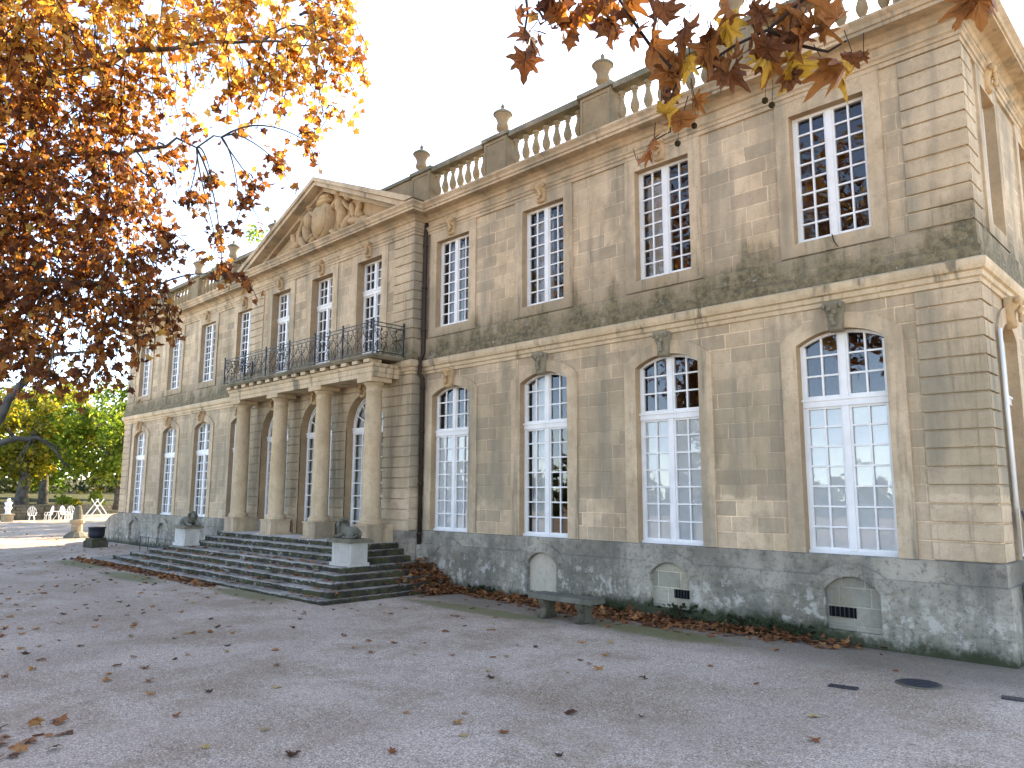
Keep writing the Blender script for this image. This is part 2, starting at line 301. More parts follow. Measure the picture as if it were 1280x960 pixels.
# ------------------------------------------------------------------ mesh helpers
class MB:
    def __init__(s): s.v = []; s.f = []
    def add(s, vs_, fs):
        o = len(s.v); s.v.extend(vs_); s.f.extend([tuple(i + o for i in f) for f in fs]); return s
    def box(s, x0, x1, y0, y1, z0, z1):
        return s.add([(x0, y0, z0), (x1, y0, z0), (x1, y1, z0), (x0, y1, z0), (x0, y0, z1), (x1, y0, z1), (x1, y1, z1), (x0, y1, z1)],
                     [(0, 3, 2, 1), (4, 5, 6, 7), (0, 1, 5, 4), (1, 2, 6, 5), (2, 3, 7, 6), (3, 0, 4, 7)])
    def prism(s, pts, y0, y1, back=False):      # polygon in XZ (counter-clockwise seen from -y), front at y0
        n = len(pts); vs_ = [(x, y0, z) for x, z in pts] + [(x, y1, z) for x, z in pts]
        fs = [tuple(range(n))] + [(i, i + n, (i + 1) % n + n, (i + 1) % n) for i in range(n)]
        if back: fs.append(tuple(range(2 * n - 1, n - 1, -1)))
        return s.add(vs_, fs)
    def sheet(s, pts, y):
        return s.add([(x, y, z) for x, z in pts], [tuple(range(len(pts)))])
    def ring(s, inner, outer, yf, yi, yo):      # strip between two outlines, inner side down to yi, outer side down to yo
        n = len(inner)
        vs_ = [(x, yf, z) for x, z in inner] + [(x, yf, z) for x, z in outer] + [(x, yi, z) for x, z in inner] + [(x, yo, z) for x, z in outer]
        fs = []
        for i in range(n - 1):
            fs += [(i, i + 1, n + i + 1, n + i), (i, 2 * n + i, 2 * n + i + 1, i + 1), (n + i, n + i + 1, 3 * n + i + 1, 3 * n + i)]
        return s.add(vs_, fs)
    def lathe(s, prof, c=(0, 0, 0), n=20):      # prof [(r, z)]
        vs_ = []; fs = []
        for r, z in prof:
            for k in range(n):
                a = 2 * pi * k / n; vs_.append((c[0] + r * cos(a), c[1] + r * sin(a), c[2] + z))
        for j in range(len(prof) - 1):
            for k in range(n):
                k2 = (k + 1) % n; fs.append((j * n + k, j * n + k2, (j + 1) * n + k2, (j + 1) * n + k))
        fs.append(tuple(range(n - 1, -1, -1))); fs.append(tuple((len(prof) - 1) * n + k for k in range(n)))
        return s.add(vs_, fs)
    def tube(s, pts, r, n=6):
        pts = [Vector(p) for p in pts]; rr = r if hasattr(r, '__len__') else [r] * len(pts)
        vs_ = []; fs = []; up = Vector((0.13, .21, 1)).normalized(); prev = None
        for i, p in enumerate(pts):
            t = (pts[min(i + 1, len(pts) - 1)] - pts[max(i - 1, 0)])
            t = t.normalized() if t.length > 1e-9 else Vector((0, 0, 1))
            a = (prev - t * prev.dot(t)) if prev is not None else t.cross(up)
            if a.length < 1e-6: a = t.cross(Vector((1, 0, 0)))
            a.normalize(); prev = a; b = t.cross(a)
            for k in range(n):
                w = 2 * pi * k / n; q = p + (a * cos(w) + b * sin(w)) * rr[i]; vs_.append(tuple(q))
        for i in range(len(pts) - 1):
            for k in range(n):
                k2 = (k + 1) % n; fs.append((i * n + k, i * n + k2, (i + 1) * n + k2, (i + 1) * n + k))
        fs.append(tuple(range(n - 1, -1, -1))); fs.append(tuple((len(pts) - 1) * n + k for k in range(n)))
        return s.add(vs_, fs)
    def ell(s, c, r, nu=14, nv=9, rot=None, jit=0.0):
        vs_ = []; fs = []
        for j in range(nv + 1):
            th = pi * j / nv
            for i in range(nu):
                ph = 2 * pi * i / nu; d = 1 + random.uniform(-jit, jit)
                q = Vector((r[0] * sin(th) * cos(ph) * d, r[1] * sin(th) * sin(ph) * d, r[2] * cos(th) * d))
                if rot: q = rot @ q
                vs_.append((c[0] + q.x, c[1] + q.y, c[2] + q.z))
        for j in range(nv):
            for i in range(nu):
                i2 = (i + 1) % nu; fs.append((j * nu + i, (j + 1) * nu + i, (j + 1) * nu + i2, j * nu + i2))
        return s.add(vs_, fs)
    def xf(s, fn):
        s.v = [tuple(fn(Vector(p))) for p in s.v]; return s
    def mesh(s, name, mat, smooth=False):
        me = bpy.data.meshes.new(name); me.from_pydata(s.v, [], s.f); me.validate(); me.update()
        for m in (mat if isinstance(mat, (list, tuple)) else [mat]): me.materials.append(m)
        if smooth: me.polygons.foreach_set('use_smooth', [True] * len(me.polygons))
        return me
    def obj(s, name, mat, parent=None, smooth=False, bevel=0.0, loc=None):
        o = bpy.data.objects.new(name, s.mesh(name, mat, smooth)); scn.collection.objects.link(o)
        if parent: o.parent = parent
        if loc: o.location = loc
        if bevel:
            b = o.modifiers.new('bevel', 'BEVEL'); b.width = bevel; b.segments = 2; b.limit_method = 'ANGLE'; b.angle_limit = RAD(40)
        return o

def sweep(mb, path, prof):
    """moulding: prof [(outward, z)] swept along the plan polyline PATH, outward on its right hand side, corners mitred"""
    n = len(path); rows = []
    for i, (x, y) in enumerate(path):
        ns = []
        for a, b in ((i - 1, i), (i, i + 1)):
            if a >= 0 and b < n:
                dx, dy = path[b][0] - path[a][0], path[b][1] - path[a][1]; l = sqrt(dx * dx + dy * dy); ns.append((dy / l, -dx / l))
        if len(ns) == 2:
            sx, sy = ns[0][0] + ns[1][0], ns[0][1] + ns[1][1]; k = 1 + ns[0][0] * ns[1][0] + ns[0][1] * ns[1][1]; nx, ny = sx / k, sy / k
        else: nx, ny = ns[0]
        rows.append([(x + nx * d, y + ny * d, z) for d, z in prof])
    m = len(prof); vs_ = [p for r in rows for p in r]; fs = []
    for i in range(n - 1):
        for j in range(m - 1): fs.append((i * m + j, (i + 1) * m + j, (i + 1) * m + j + 1, i * m + j + 1))
    fs.append(tuple(range(m))); fs.append(tuple((n - 1) * m + j for j in range(m - 1, -1, -1)))
    mb.add(vs_, fs); return mb

def empty(name, loc=(0, 0, 0), rz=0.0):
    o = bpy.data.objects.new(name, None); scn.collection.objects.link(o); o.location = loc; o.rotation_euler = (0, 0, rz); o.empty_display_size = .2; return o
def tag(o, label, cat, group=None):
    o['label'] = label; o['category'] = cat
    if group: o['group'] = group
    return o
def struct(o): o['kind'] = 'structure'; return o
def copy_tree(o, parent=None):
    c = o.copy(); scn.collection.objects.link(c); c.parent = parent
    for ch in list(o.children): copy_tree(ch, c)
    return c

def arc_pts(cx, hw, zs, rise, n=12):            # arch outline from left springing to right springing
    if rise <= 0: return [(cx - hw, zs), (cx + hw, zs)]
    R = (hw * hw + rise * rise) / (2 * rise); zc = zs + rise - R; a0 = math.asin(min(1, hw / R))
    if rise > hw * .999: a0 = pi / 2
    return [(cx + R * sin(-a0 + 2 * a0 * i / n), zc + R * cos(-a0 + 2 * a0 * i / n)) for i in range(n + 1)]
def arc_z(dx, hw, zs, rise):
    if rise <= 0: return zs
    R = (hw * hw + rise * rise) / (2 * rise); return zs + rise - R + sqrt(max(0, R * R - dx * dx))

def wall_sheet(mb, x0, x1, z0, z1, ops, y):
    """facade sheet with openings (cx, hw, zb, zs, rise)"""
    x = x0
    for cx, hw, zb, zs, rise in sorted(ops):
        mb.sheet([(x, z0), (cx - hw, z0), (cx - hw, z1), (x, z1)], y)
        if zb > z0: mb.sheet([(cx - hw, z0), (cx + hw, z0), (cx + hw, zb), (cx - hw, zb)], y)
        a = arc_pts(cx, hw, zs, rise)
        for p, q in zip(a[:-1], a[1:]): mb.sheet([p, q, (q[0], z1), (p[0], z1)], y)
        x = cx + hw
    mb.sheet([(x, z0), (x1, z0), (x1, z1), (x, z1)], y)
    return mb

# ------------------------------------------------------------------ setting
g = MB()
g.add([(-500, -300, 0), (300, -300, 0), (300, 500, 0), (-500, 500, 0)], [(0, 1, 2, 3)])
struct(g.obj('ground', M['ground']))
bk = MB()
edge = [(-53.6, -60), (-53.6, 7.5), (-70.6, 9.5), (-70.6, 120)]
back = [(-110, -60), (-110, 10), (-112, 30), (-115, 120)]; far = [(-300, -60), (-300, 10), (-300, 30), (-300, 160)]
NN = len(edge)
bk.add([(x, y, 0) for x, y in edge] + [(x, y, .85) for x, y in edge] + [(x, y, 2.0) for x, y in back] + [(x, y, 7.0) for x, y in far],
       [(r * NN + i, r * NN + i + 1, (r + 1) * NN + i + 1, (r + 1) * NN + i) for r in range(3) for i in range(NN - 1)])
struct(bk.obj('grass_bank', M['grass']))

# ------------------------------------------------------------------ the chateau
HX = 18.13; PX, PY = 4.75, -.36; DEP = 14.0
Z_PL, Z_BAND, Z_UP, Z_TOP = 1.42, 5.63, 5.95, 10.31
BAYS = [5.977, 9.247, 12.580, 16.009]
CH = empty('chateau'); tag(CH, 'long two storey beige stone chateau with central pediment and columned porch', 'chateau')
LOW = dict(hw=.735, zb=Z_PL, zs=4.98, rise=.22); UP = dict(hw=.66, zb=6.84, zs=9.27, rise=0)
ENDB = [1.6, 4.5, 7.3, 10.1, 12.6]
def ops(xs, d, dx=0): return [(x, d['hw'], d['zb'], d['zs'], d['rise']) for x in xs]
END = lambda p: Vector((HX - p.y, p.x, p.z))        # facade coordinates (x along, y depth) -> right end wall
ENDL = lambda p: Vector((-HX + p.y, DEP - p.x, p.z))
low = MB(); upw = MB()
for s in (1, -1):
    xs = [s * b for b in BAYS]; a, b = (PX, HX) if s > 0 else (-HX, -PX)
    wall_sheet(low, a, b, 1.07, 5.8, ops(xs, LOW), 0); wall_sheet(upw, a, b, 5.8, Z_TOP, ops(xs, UP), 0)
e1 = wall_sheet(MB(), 0, DEP, .6, 5.8, ops(ENDB, dict(LOW, hw=.5)), 0).xf(END); low.add(e1.v, e1.f)
e2 = wall_sheet(MB(), 0, DEP, 5.8, Z_TOP, ops(ENDB, dict(UP, hw=.5)), 0).xf(END); upw.add(e2.v, e2.f)
for z0, z1, mb in ((.0, 5.8, low), (5.8, Z_TOP, upw)):
    e3 = MB().sheet([(0, z0), (DEP, z0), (DEP, z1), (0, z1)], 0).xf(ENDL); mb.add(e3.v, e3.f)
    mb.add([(HX, DEP, z0), (-HX, DEP, z0), (-HX, DEP, z1), (HX, DEP, z1)], [(0, 1, 2, 3)])
DOOR = [-2.62, 0, 2.62]; DHW, DZS = .93, 4.33; FLOOR_Z = 1.09
PUP = dict(hw=.62, zb=6.09, zs=9.3, rise=0)
wall_sheet(low, -PX, PX, 0, 5.8, [(x, DHW, FLOOR_Z, DZS, DHW) for x in DOOR], PY)
wall_sheet(upw, -PX, PX, 5.8, Z_TOP, ops(DOOR, PUP), PY)
for s in (1, -1):
    low.add([(s * PX, PY, 0), (s * PX, 0, 0), (s * PX, 0, 5.8), (s * PX, PY, 5.8)], [(0, 1, 2, 3)])
    upw.add([(s * PX, PY, 5.8), (s * PX, 0, 5.8), (s * PX, 0, Z_TOP), (s * PX, PY, Z_TOP)], [(0, 1, 2, 3)])
low.obj('wall', M['wall_low'], CH); upw.obj('wall', M['wall_up'], CH)
rf = MB(); rf.add([(-HX, 0, Z_TOP + .02), (HX, 0, Z_TOP + .02), (HX, DEP, Z_TOP + .02), (-HX, DEP, Z_TOP + .02)], [(0, 1, 2, 3)])
rf.obj('roof', M['coping'], CH)
it = MB()
for z in (1.0, 5.75): it.add([(-HX + .05, .02, z), (HX - .05, .02, z), (HX - .05, DEP - .05, z), (-HX + .05, DEP - .05, z)], [(0, 1, 2, 3)])
it.box(-HX + .1, HX - .1, 4.2, 4.4, 1.0, Z_TOP - .1)
for x in (-14.3, -10.9, -7.6, -4.4, -1.3, 1.3, 4.4, 7.6, 10.9, 14.3): it.box(x - .05, x + .05, .35, 4.2, 1.0, Z_TOP - .1)
it.obj('interior', M['room'], CH)

# plinth with blind cellar arches
PLX0 = 3.2
def plinth_half(s):
    mb = MB()
    path = [(PLX0, PY), (PX, PY), (PX, 0), (HX, 0), (HX, DEP)] if s > 0 else [(-HX, DEP), (-HX, 0), (-PX, 0), (-PX, PY), (-PLX0, PY)]
    sweep(mb, path, [(0, 1.06), (.045, 1.07), (.05, 1.40), (0.0, 1.425)])
    # lower course: front sheet with arched recesses
    fy = -.085; ctr = [s * b for b in BAYS]
    a, b = (PX - .08, HX + .085) if s > 0 else (-HX - .085, -PX + .08)
    wall_sheet(mb, a, b, -.05, 1.08, [(c, .44, .22, .84, .24) for c in ctr if abs(c) > 7], fy)
    mb.add([(a, fy, 1.08), (b, fy, 1.08), (b, 0, 1.10), (a, 0, 1.10)], [(0, 1, 2, 3)])
    for c in ctr:
        if abs(c) < 7: continue
        inn = [(c - .44, .22)] + arc_pts(c, .44, .84, .24) + [(c + .44, .22)]
        mb.ring(inn, inn, fy, .02, fy)
        mb.add([(c - .44, fy, .22), (c + .44, fy, .22), (c + .44, .02, .22), (c - .44, .02, .22)], [(0, 1, 2, 3)])
    for c in ctr:                                  # projecting voussoir ring
        mb.ring(arc_pts(c, .45, .845, .24), arc_pts(c, .68, .9, .39), fy - .02, fy + .01, fy + .01)
    if s > 0:
        mb.add([(HX + .085, fy, -.05), (HX + .085, DEP, -.05), (HX + .085, DEP, 1.08), (HX + .085, fy, 1.08), (HX, fy, 1.10), (HX, DEP, 1.10)], [(0, 1, 2, 3), (3, 2, 5, 4)])
        mb.add([(PX + .06, PY - .05, 0), (PX + .06, -.02, 0), (PX + .06, -.02, 1.08), (PX + .06, PY - .05, 1.08), (PLX0, PY - .05, 0), (PLX0, PY - .05, 1.08)], [(0, 1, 2, 3), (4, 0, 3, 5)])
    else:
        mb.add([(-HX - .085, fy, -.05), (-HX - .085, DEP, -.05), (-HX - .085, DEP, 1.08), (-HX - .085, fy, 1.08)], [(3, 2, 1, 0)])
        mb.add([(-PX - .06, PY - .05, 0), (-PX - .06, -.02, 0), (-PX - .06, -.02, 1.08), (-PX - .06, PY - .05, 1.08), (-PLX0, PY - .05, 0), (-PLX0, PY - .05, 1.08)], [(3, 2, 1, 0), (5, 3, 0, 4)])
    return mb.obj('plinth', M['plinth'], CH)
pl_r = plinth_half(1); pl_l = plinth_half(-1)
for s, pl in ((1, pl_r), (-1, pl_l)):
    for c in BAYS[1:]:
        c = s * c; mb = MB().sheet([(c - .44, .22), (c + .44, .22)] + arc_pts(c, .44, .84, .24)[::-1], .012)
        o = mb.obj('niche_infill', M['niche'] if c == BAYS[1] else (M['niche_grey'] if c > 0 else M['plinth']), pl)
        if c == BAYS[1]: o['label'] = 'pale smooth infill of the brightest cellar arch'
# cellar grates
for gx0, gx1 in ((15.60, 16.03), (12.63, 13.01)):
    mb = MB(); mb.box(gx0, gx1, -.004, .01, .42, .58); gr = mb.obj('cellar_vent', M['hole'], CH)
    bars = MB()
    for k in range(6):
        x = gx0 + (gx1 - gx0) * (k + .5) / 6; bars.box(x - .008, x + .008, -.022, -.006, .42, .58)
    bars.obj('vent_bars', M['iron'], gr)

# string course, base of the upper storey, entablature
FULL = [(-HX, DEP), (-HX, 0), (-PX, 0), (-PX, PY), (PX, PY), (PX, 0), (HX, 0), (HX, DEP)]
sweep(MB(), FULL, [(0, 5.60), (.035, 5.61), (.04, 5.68), (.075, 5.70), (.08, 5.78), (.125, 5.80), (.15, 5.86), (.16, 5.93), (.16, 5.95), (.09, 5.99), (0, 6.0)]).obj('string_course', M['course'], CH)
lpath, rpath = FULL[:4] + [(-4.6, PY)], [(4.6, PY)] + FULL[4:]
for p in (lpath, rpath):
    sweep(MB(), p, [(0, 5.985), (.085, 5.99), (.085, 6.17), (.05, 6.20), (.045, 6.56), (0, 6.60)]).obj('base_course', M['wall_up'], CH)
sweep(MB(), FULL, [(0, 9.55), (.045, 9.555), (.05, 9.63), (.075, 9.64), (.085, 9.69), (.12, 9.72), (.12, 9.745), (.03, 9.76), (.03, 9.93), (.07, 9.95), (.1, 10.0), (.17, 10.05), (.2, 10.065),
                    (.41, 10.08), (.41, 10.14), (.44, 10.15), (.46, 10.21), (.52, 10.27), (.525, 10.31), (.1, 10.35), (0, 10.35)]).obj('cornice', M['trim'], CH)

# quoins: courses proud of the wall with open joints
def quoins(x0, x1, y, z0, z1, n, proud=.035):
    mb = MB(); h = (z1 - z0) / n
    for i in range(n):
        a, b = z0 + i * h + (.016 if i else 0), z0 + (i + 1) * h - .016
        mb.prism([(x0, a), (x1, a), (x1, b), (x0, b)], y - proud, y + .0)
    return mb
for s in (1, -1):
    for z0, z1, n in ((1.43, 5.60, 15), (6.61, 9.55, 10)):
        a, b = (17.23, HX + .035) if s > 0 else (-HX - .035, -17.23)
        q = quoins(a, b, 0, z0, z1, n)
        m_ = quoins(-.034, .62, 0, z0, z1, n).xf(END if s > 0 else (lambda p: Vector((-HX + p.y, p.x, p.z)))); q.add(m_.v, m_.f)
        q.obj('quoin', M['rust'], CH, bevel=.012)
    a, b = (3.86, PX + .03) if s > 0 else (-PX - .03, -3.86)
    q = quoins(a, b, PY, 6.61, 9.55, 11)
    for z0, z1, n in ((6.61, 9.55, 11), (1.43, 5.6, 15)):
        if n == 15: q.obj('quoin', M['rust'], CH, bevel=.012); q = MB()
        m_ = quoins(PY - .034, -.0, 0, z0, z1, n).xf((lambda p: Vector((PX - p.y, p.x, p.z))) if s > 0 else (lambda p: Vector((-PX + p.y, p.x, p.z)))); q.add(m_.v, m_.f)
    q.obj('quoin', M['rust'], CH, bevel=.012)
# rusticated wall of the porch, its courses cut by the three arches
r = MB(); n = 16; z0, z1 = FLOOR_Z + .02, 5.6; h = (z1 - z0) / n
def door_hw(z): return DHW + .0 if z <= DZS else sqrt(max(0, DHW ** 2 - (z - DZS) ** 2))
for i in range(n):
    a, b = z0 + i * h + (.014 if i else 0), z0 + (i + 1) * h - .014
    zs = [a + (b - a) * k / 5 for k in range(6)]
    bounds = [-PX - .03] + [v for d in DOOR for v in (d, d)] + [PX + .03]
    for k in range(4):
        l, rr_ = bounds[2 * k], bounds[2 * k + 1]
        L = [(l + (door_hw(z) if k > 0 else 0), z) for z in zs]; Rr = [(rr_ - (door_hw(z) if k < 3 else 0), z) for z in zs]
        r.prism(L[:1] + Rr + L[:0:-1], PY - .035, PY)
r.obj('rusticated_courses', M['rust'], CH, bevel=.008)
# reveals of the doors and upper porch windows
rv = MB()
for d in DOOR:
    pts = [(d - DHW, FLOOR_Z)] + arc_pts(d, DHW, DZS, DHW, 20) + [(d + DHW, FLOOR_Z)]
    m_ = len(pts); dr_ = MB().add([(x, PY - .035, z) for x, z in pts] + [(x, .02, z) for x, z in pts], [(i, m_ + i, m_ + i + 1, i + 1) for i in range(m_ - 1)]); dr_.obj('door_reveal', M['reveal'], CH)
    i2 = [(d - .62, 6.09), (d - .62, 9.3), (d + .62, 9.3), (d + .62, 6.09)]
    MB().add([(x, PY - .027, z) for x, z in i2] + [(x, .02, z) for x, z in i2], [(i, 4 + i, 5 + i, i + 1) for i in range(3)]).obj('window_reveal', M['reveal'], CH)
    o_ = [(d - .92, 6.6), (d - .92, 9.55), (d + .92, 9.55), (d + .92, 6.6)]
    i_ = [(d - .62, 6.09), (d - .62, 9.3), (d + .62, 9.3), (d + .62, 6.09)]
    rv.ring(i_, o_, PY - .03, PY - .027, PY)
    rv.add([(d - .62, PY - .2, 6.09), (d + .62, PY - .2, 6.09), (d + .62, .02, 6.09), (d - .62, .02, 6.09)], [(0, 1, 2, 3)])
rv.obj('door_surround', M['trim'], CH)

# carved keystones
def scroll_key(w, h, d):
    mb = MB(); pts = []
    prof = [(-.0, 0), (-.08, .02), (-.1, .12), (-.075, .3), (-.09, .55), (-.16, .78), (-.2, .9), (-.19, 1.0), (0, 1.0)]
    for x, t in ((-w * .5, 0), (-w * .18, .02), (w * .18, .02), (w * .5, 0)):
        for y, z in prof:
            sc = .72 + .28 * z; pts.append((x * sc, (y - t) * d / .2 if y < 0 else 0.03, z * h))
    m = len(prof); fs = [(i * m + j, (i + 1) * m + j, (i + 1) * m + j + 1, i * m + j + 1) for i in range(3) for j in range(m - 1)]
    fs += [tuple(range(m)), tuple(3 * m + j for j in range(m - 1, -1, -1))]
    mb.add(pts, fs)
    for s in (-1, 1):                              # side volutes
        mb.lathe([(.002, -.02), (.05, -.02), (.055, .0), (.05, .02), (.002, .02)], n=14).v
        k = len(mb.v) - 5 * 14
        mb.v[k:] = [(s * w * .46 + p[2], -d * .82 + p[0], h * .86 + p[1]) for p in mb.v[k:]]
    for k in range(5): mb.ell((random.uniform(-.06, .06), -d * .75 - .02, h * (.25 + .13 * k)), (.05, .04, .05), 8, 6)
    return mb
key_low = scroll_key(.3, .5, .2).mesh('keystone', M['carved'], True)
key_up = scroll_key(.3, .44, .17).mesh('keystone', M['carved'], True)
key_dark = scroll_key(.3, .5, .2).mesh('keystone', M['key_grey'], True)
def key(me, x, y, z, rz=0, label=None):
    o = bpy.data.objects.new('keystone', me); scn.collection.objects.link(o); o.parent = CH; o.location = (x, y, z); o.rotation_euler = (0, 0, rz)
    if label: o['label'] = label
for s in (1, -1):
    for i, b in enumerate(BAYS):
        key(key_dark if (s > 0 and i >= 1) else key_low, s * b, -.05, 5.13, 0, 'blackened carved keystone' if (s > 0 and i >= 1) else None)
        if not (s > 0 and i >= 3): key(key_up, s * b, -.03, 9.31)
for d in DOOR: key(key_low, d, PY - .05, 5.12); key(key_up, d, PY - .03, 9.34)
for b in ENDB: key(key_low, HX + .05, b, 5.13, pi / 2); key(key_up, HX + .03, b, 9.31, pi / 2)

# stone surrounds of the windows
def surround(d, ow, top, rise, yf=-.04):
    mb = MB(); hw = d['hw']
    if d['rise'] > 0:
        inn = [(-hw, d['zb'])] + arc_pts(0, hw, d['zs'], d['rise'], 12) + [(hw, d['zb'])]
        out = [(-ow, d['zb'])] + arc_pts(0, ow, top - rise, rise, 12) + [(ow, d['zb'])]
    else:
        inn = [(-hw, d['zb']), (-hw, d['zs']), (hw, d['zs']), (hw, d['zb'])]; out = [(-ow, 6.6), (-ow, top), (ow, top), (ow, 6.6)]
    mb.ring(inn, out, yf, yf + .003, 0)
    if d['rise'] <= 0: mb.add([(-hw, yf, d['zb']), (hw, yf, d['zb']), (hw, .24, d['zb']), (-hw, .24, d['zb']), (-ow, yf, 6.6), (ow, yf, 6.6)], [(0, 1, 2, 3), (4, 5, 1, 0)])
    return mb
sur_low = surround(LOW, 1.02, 5.47, .4).mesh('window_surround', M['trim']); sur_up = surround(UP, .92, 9.55, 0).mesh('window_surround', M['trim'])
sur_low_e = surround(dict(LOW, hw=.5), .75, 5.47, .4).mesh('window_surround', M['trim']); sur_up_e = surround(dict(UP, hw=.5), .72, 9.55, 0).mesh('window_surround', M['trim'])
def put(me, name, parent, loc=(0, 0, 0), rz=0.0):
    o = bpy.data.objects.new(name, me); scn.collection.objects.link(o); o.parent = parent; o.location = loc; o.rotation_euler = (0, 0, rz); return o

def reveal(d, yf=-.037):
    mb = MB(); hw = d['hw']; inn = [(-hw, d['zb'])] + arc_pts(0, hw, d['zs'], d['rise'], 12) + [(hw, d['zb'])]
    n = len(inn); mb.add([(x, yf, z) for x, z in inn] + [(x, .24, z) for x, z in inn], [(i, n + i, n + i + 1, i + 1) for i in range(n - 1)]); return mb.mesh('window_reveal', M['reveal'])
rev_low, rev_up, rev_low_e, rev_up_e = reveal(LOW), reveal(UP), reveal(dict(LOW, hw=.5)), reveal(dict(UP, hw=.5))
# ---- windows: white timber frame, glazing bars, glass, shutters
def window_meshes(hw, zb, zs, rise, transom, rows_low, rows_top, cols=2, sill=True, fan=False):
    """frame, glazing bars, glass for an opening; cols = panes per leaf; local x about the middle, z absolute"""
    top = lambda dx: arc_z(dx, hw, zs, rise)
    fr = MB(); F = .055; y0, y1 = -.035, .05
    inn = [(-hw + F, zb + F)] + [(x, z) for x, z in arc_pts(0, hw - F, zs - (F if rise <= 0 else 0), max(rise - F, 0), 16)] + [(hw - F, zb + F)]
    out = [(-hw - .02, zb)] + arc_pts(0, hw + .02, zs + (.02 if rise <= 0 else 0), rise + (.02 if rise > 0 else 0), 16) + [(hw + .02, zb)]
    fr.ring(inn, out, y0, y1, y1); fr.box(-hw - .02, hw + .02, y0 - .001, y1, zb, zb + F + .015)
    if sill: fr.box(-hw - .0, hw + .0, y0 - .05, y0 - .001, zb, zb + .05)
    bars = MB(); gls = []
    secs = []
    if transom:
        fr.box(-hw + .01, hw - .01, y0 - .03, y1 - .004, transom - .075, transom + .075); fr.box(-hw + .0, hw - .0, y0 - .05, y0 - .031, transom + .03, transom + .07)
        secs = [(zb + F, transom - .075, rows_low, False), (transom + .075, None, rows_top, True)]
    else: secs = [(zb + F, None, rows_low, False)]
    B = .016
    for a, b, rows, is_top in secs:
        if fan and is_top:
            R = hw - F; zc = a
            for rad in (.45, 1.0):
                pts = [(R * rad * cos(t), zc + R * rad * sin(t)) for t in [pi * i / 24 for i in range(25)]]
                bars.ring([(x * (1 - .035 / (R * rad)), zc + (z - zc) * (1 - .035 / (R * rad))) for x, z in pts][::-1], pts[::-1], -.02, .03, .03)
            for i in range(1, 7):
                t = pi * i / 7; d = Vector((cos(t), sin(t))); nn = Vector((-d.y, d.x)) * B * .9; p, q_ = d * R * (.05 if False else .45 * (i % 2 == 0) * 0 + .0), d * R
                bars.prism([(p.x - nn.x, zc + p.y - nn.y), (q_.x - nn.x, zc + q_.y - nn.y), (q_.x + nn.x, zc + q_.y + nn.y), (p.x + nn.x, zc + p.y + nn.y)][::-1], -.018, .028)
            pts = [(R * cos(pi * i / 20), zc + R * sin(pi * i / 20)) for i in range(21)]
            gl = MB(); gls.append(gl); gl.sheet(pts, .02); continue
        tb = b if b else None
        zt = lambda x: (tb if tb else top(x) - F)
        fr.box(-.055, .055, y0 - .02, y1 - .006, a, zt(0) + .01)         # meeting stile
        lw = hw - F
        for s in (-1, 1):
            gl = MB(); gls.append(gl)
            for xx in ((.055, .055 + .035), (lw - .035, lw)):
                x = s * (xx[0] + xx[1]) / 2; fr.box(x - .018, x + .018, -.03, .035, a, zt(abs(xx[1])) + .005)
            fr.box(min(s * .055, s * lw), max(s * .055, s * lw), -.029, .034, a, a + .045)
            if tb: fr.box(min(s * .055, s * lw), max(s * .055, s * lw), -.029, .034, tb - .04, tb)
            xs = [.09 + (lw - .125) * k / cols for k in range(cols + 1)]
            za, zmax = a + .045, zt(.09)
            for k in range(1, cols): bars.box(s * xs[k] - B, s * xs[k] + B, -.022, .03, za, zt(xs[k]) + .01)
            hs = [za + (zmax - za) * k / rows for k in range(rows + 1)]
            for k in range(1, rows): bars.box(min(s * xs[0], s * xs[-1]), max(s * xs[0], s * xs[-1]), -.02, .029, hs[k] - B, hs[k] + B)
            for k in range(rows):
                for j in range(cols):
                    xa, xb = sorted((s * xs[j], s * xs[j + 1])); ta, tl = random.gauss(0, .006), random.gauss(0, .006)
                    w_, h_ = (xb - xa) / 2, (hs[k + 1] - hs[k]) / 2
                    z1_, z2_ = hs[k + 1], hs[k + 1]
                    if not tb and k == rows - 1: z1_, z2_ = zt(abs(xa)) + .01, zt(abs(xb)) + .01
                    gl.add([(xa, .012 - ta * w_ - tl * h_, hs[k]), (xb, .012 + ta * w_ - tl * h_, hs[k]), (xb, .012 + ta * w_ + tl * h_, z2_), (xa, .012 - ta * w_ + tl * h_, z1_)], [(0, 1, 2, 3)])
    return fr.mesh('window_frame', M['white']), bars.mesh('glazing_bars', M['white']), [q_.mesh('panes', M['glass']) for q_ in gls]

def panel_mesh(hw, z0, z1, folds=0, mat=None):
    mb = MB(); n = 48 if folds else 1
    xs = [-hw + 2 * hw * i / n for i in range(n + 1)]
    yy = [.03 * sin(i / n * 2 * pi * folds) + .012 * sin(i * 1.7) if folds else 0 for i in range(n + 1)]
    mb.add([(x, y, z0) for x, y in zip(xs, yy)] + [(x, y, z1) for x, y in zip(xs, yy)], [(i, i + 1, n + 2 + i, n + 1 + i) for i in range(n)])
    return mb.mesh('curtain' if folds else 'shutter', mat, bool(folds))
W_low = window_meshes(LOW['hw'], Z_PL + .0, LOW['zs'], LOW['rise'], 3.97, 7, 3)
W_up = window_meshes(UP['hw'], UP['zb'], UP['zs'], 0, None, 8, 0)
W_pup = window_meshes(PUP['hw'], PUP['zb'], PUP['zs'], 0, 8.35, 6, 3, sill=False)
W_door = window_meshes(DHW, FLOOR_Z + .01, DZS, DHW, 4.22, 8, 0, sill=False, fan=True)
W_low_e = window_meshes(.5, Z_PL, LOW['zs'], LOW['rise'], 3.97, 7, 3); W_up_e = window_meshes(.5, UP['zb'], UP['zs'], 0, None, 8, 0)
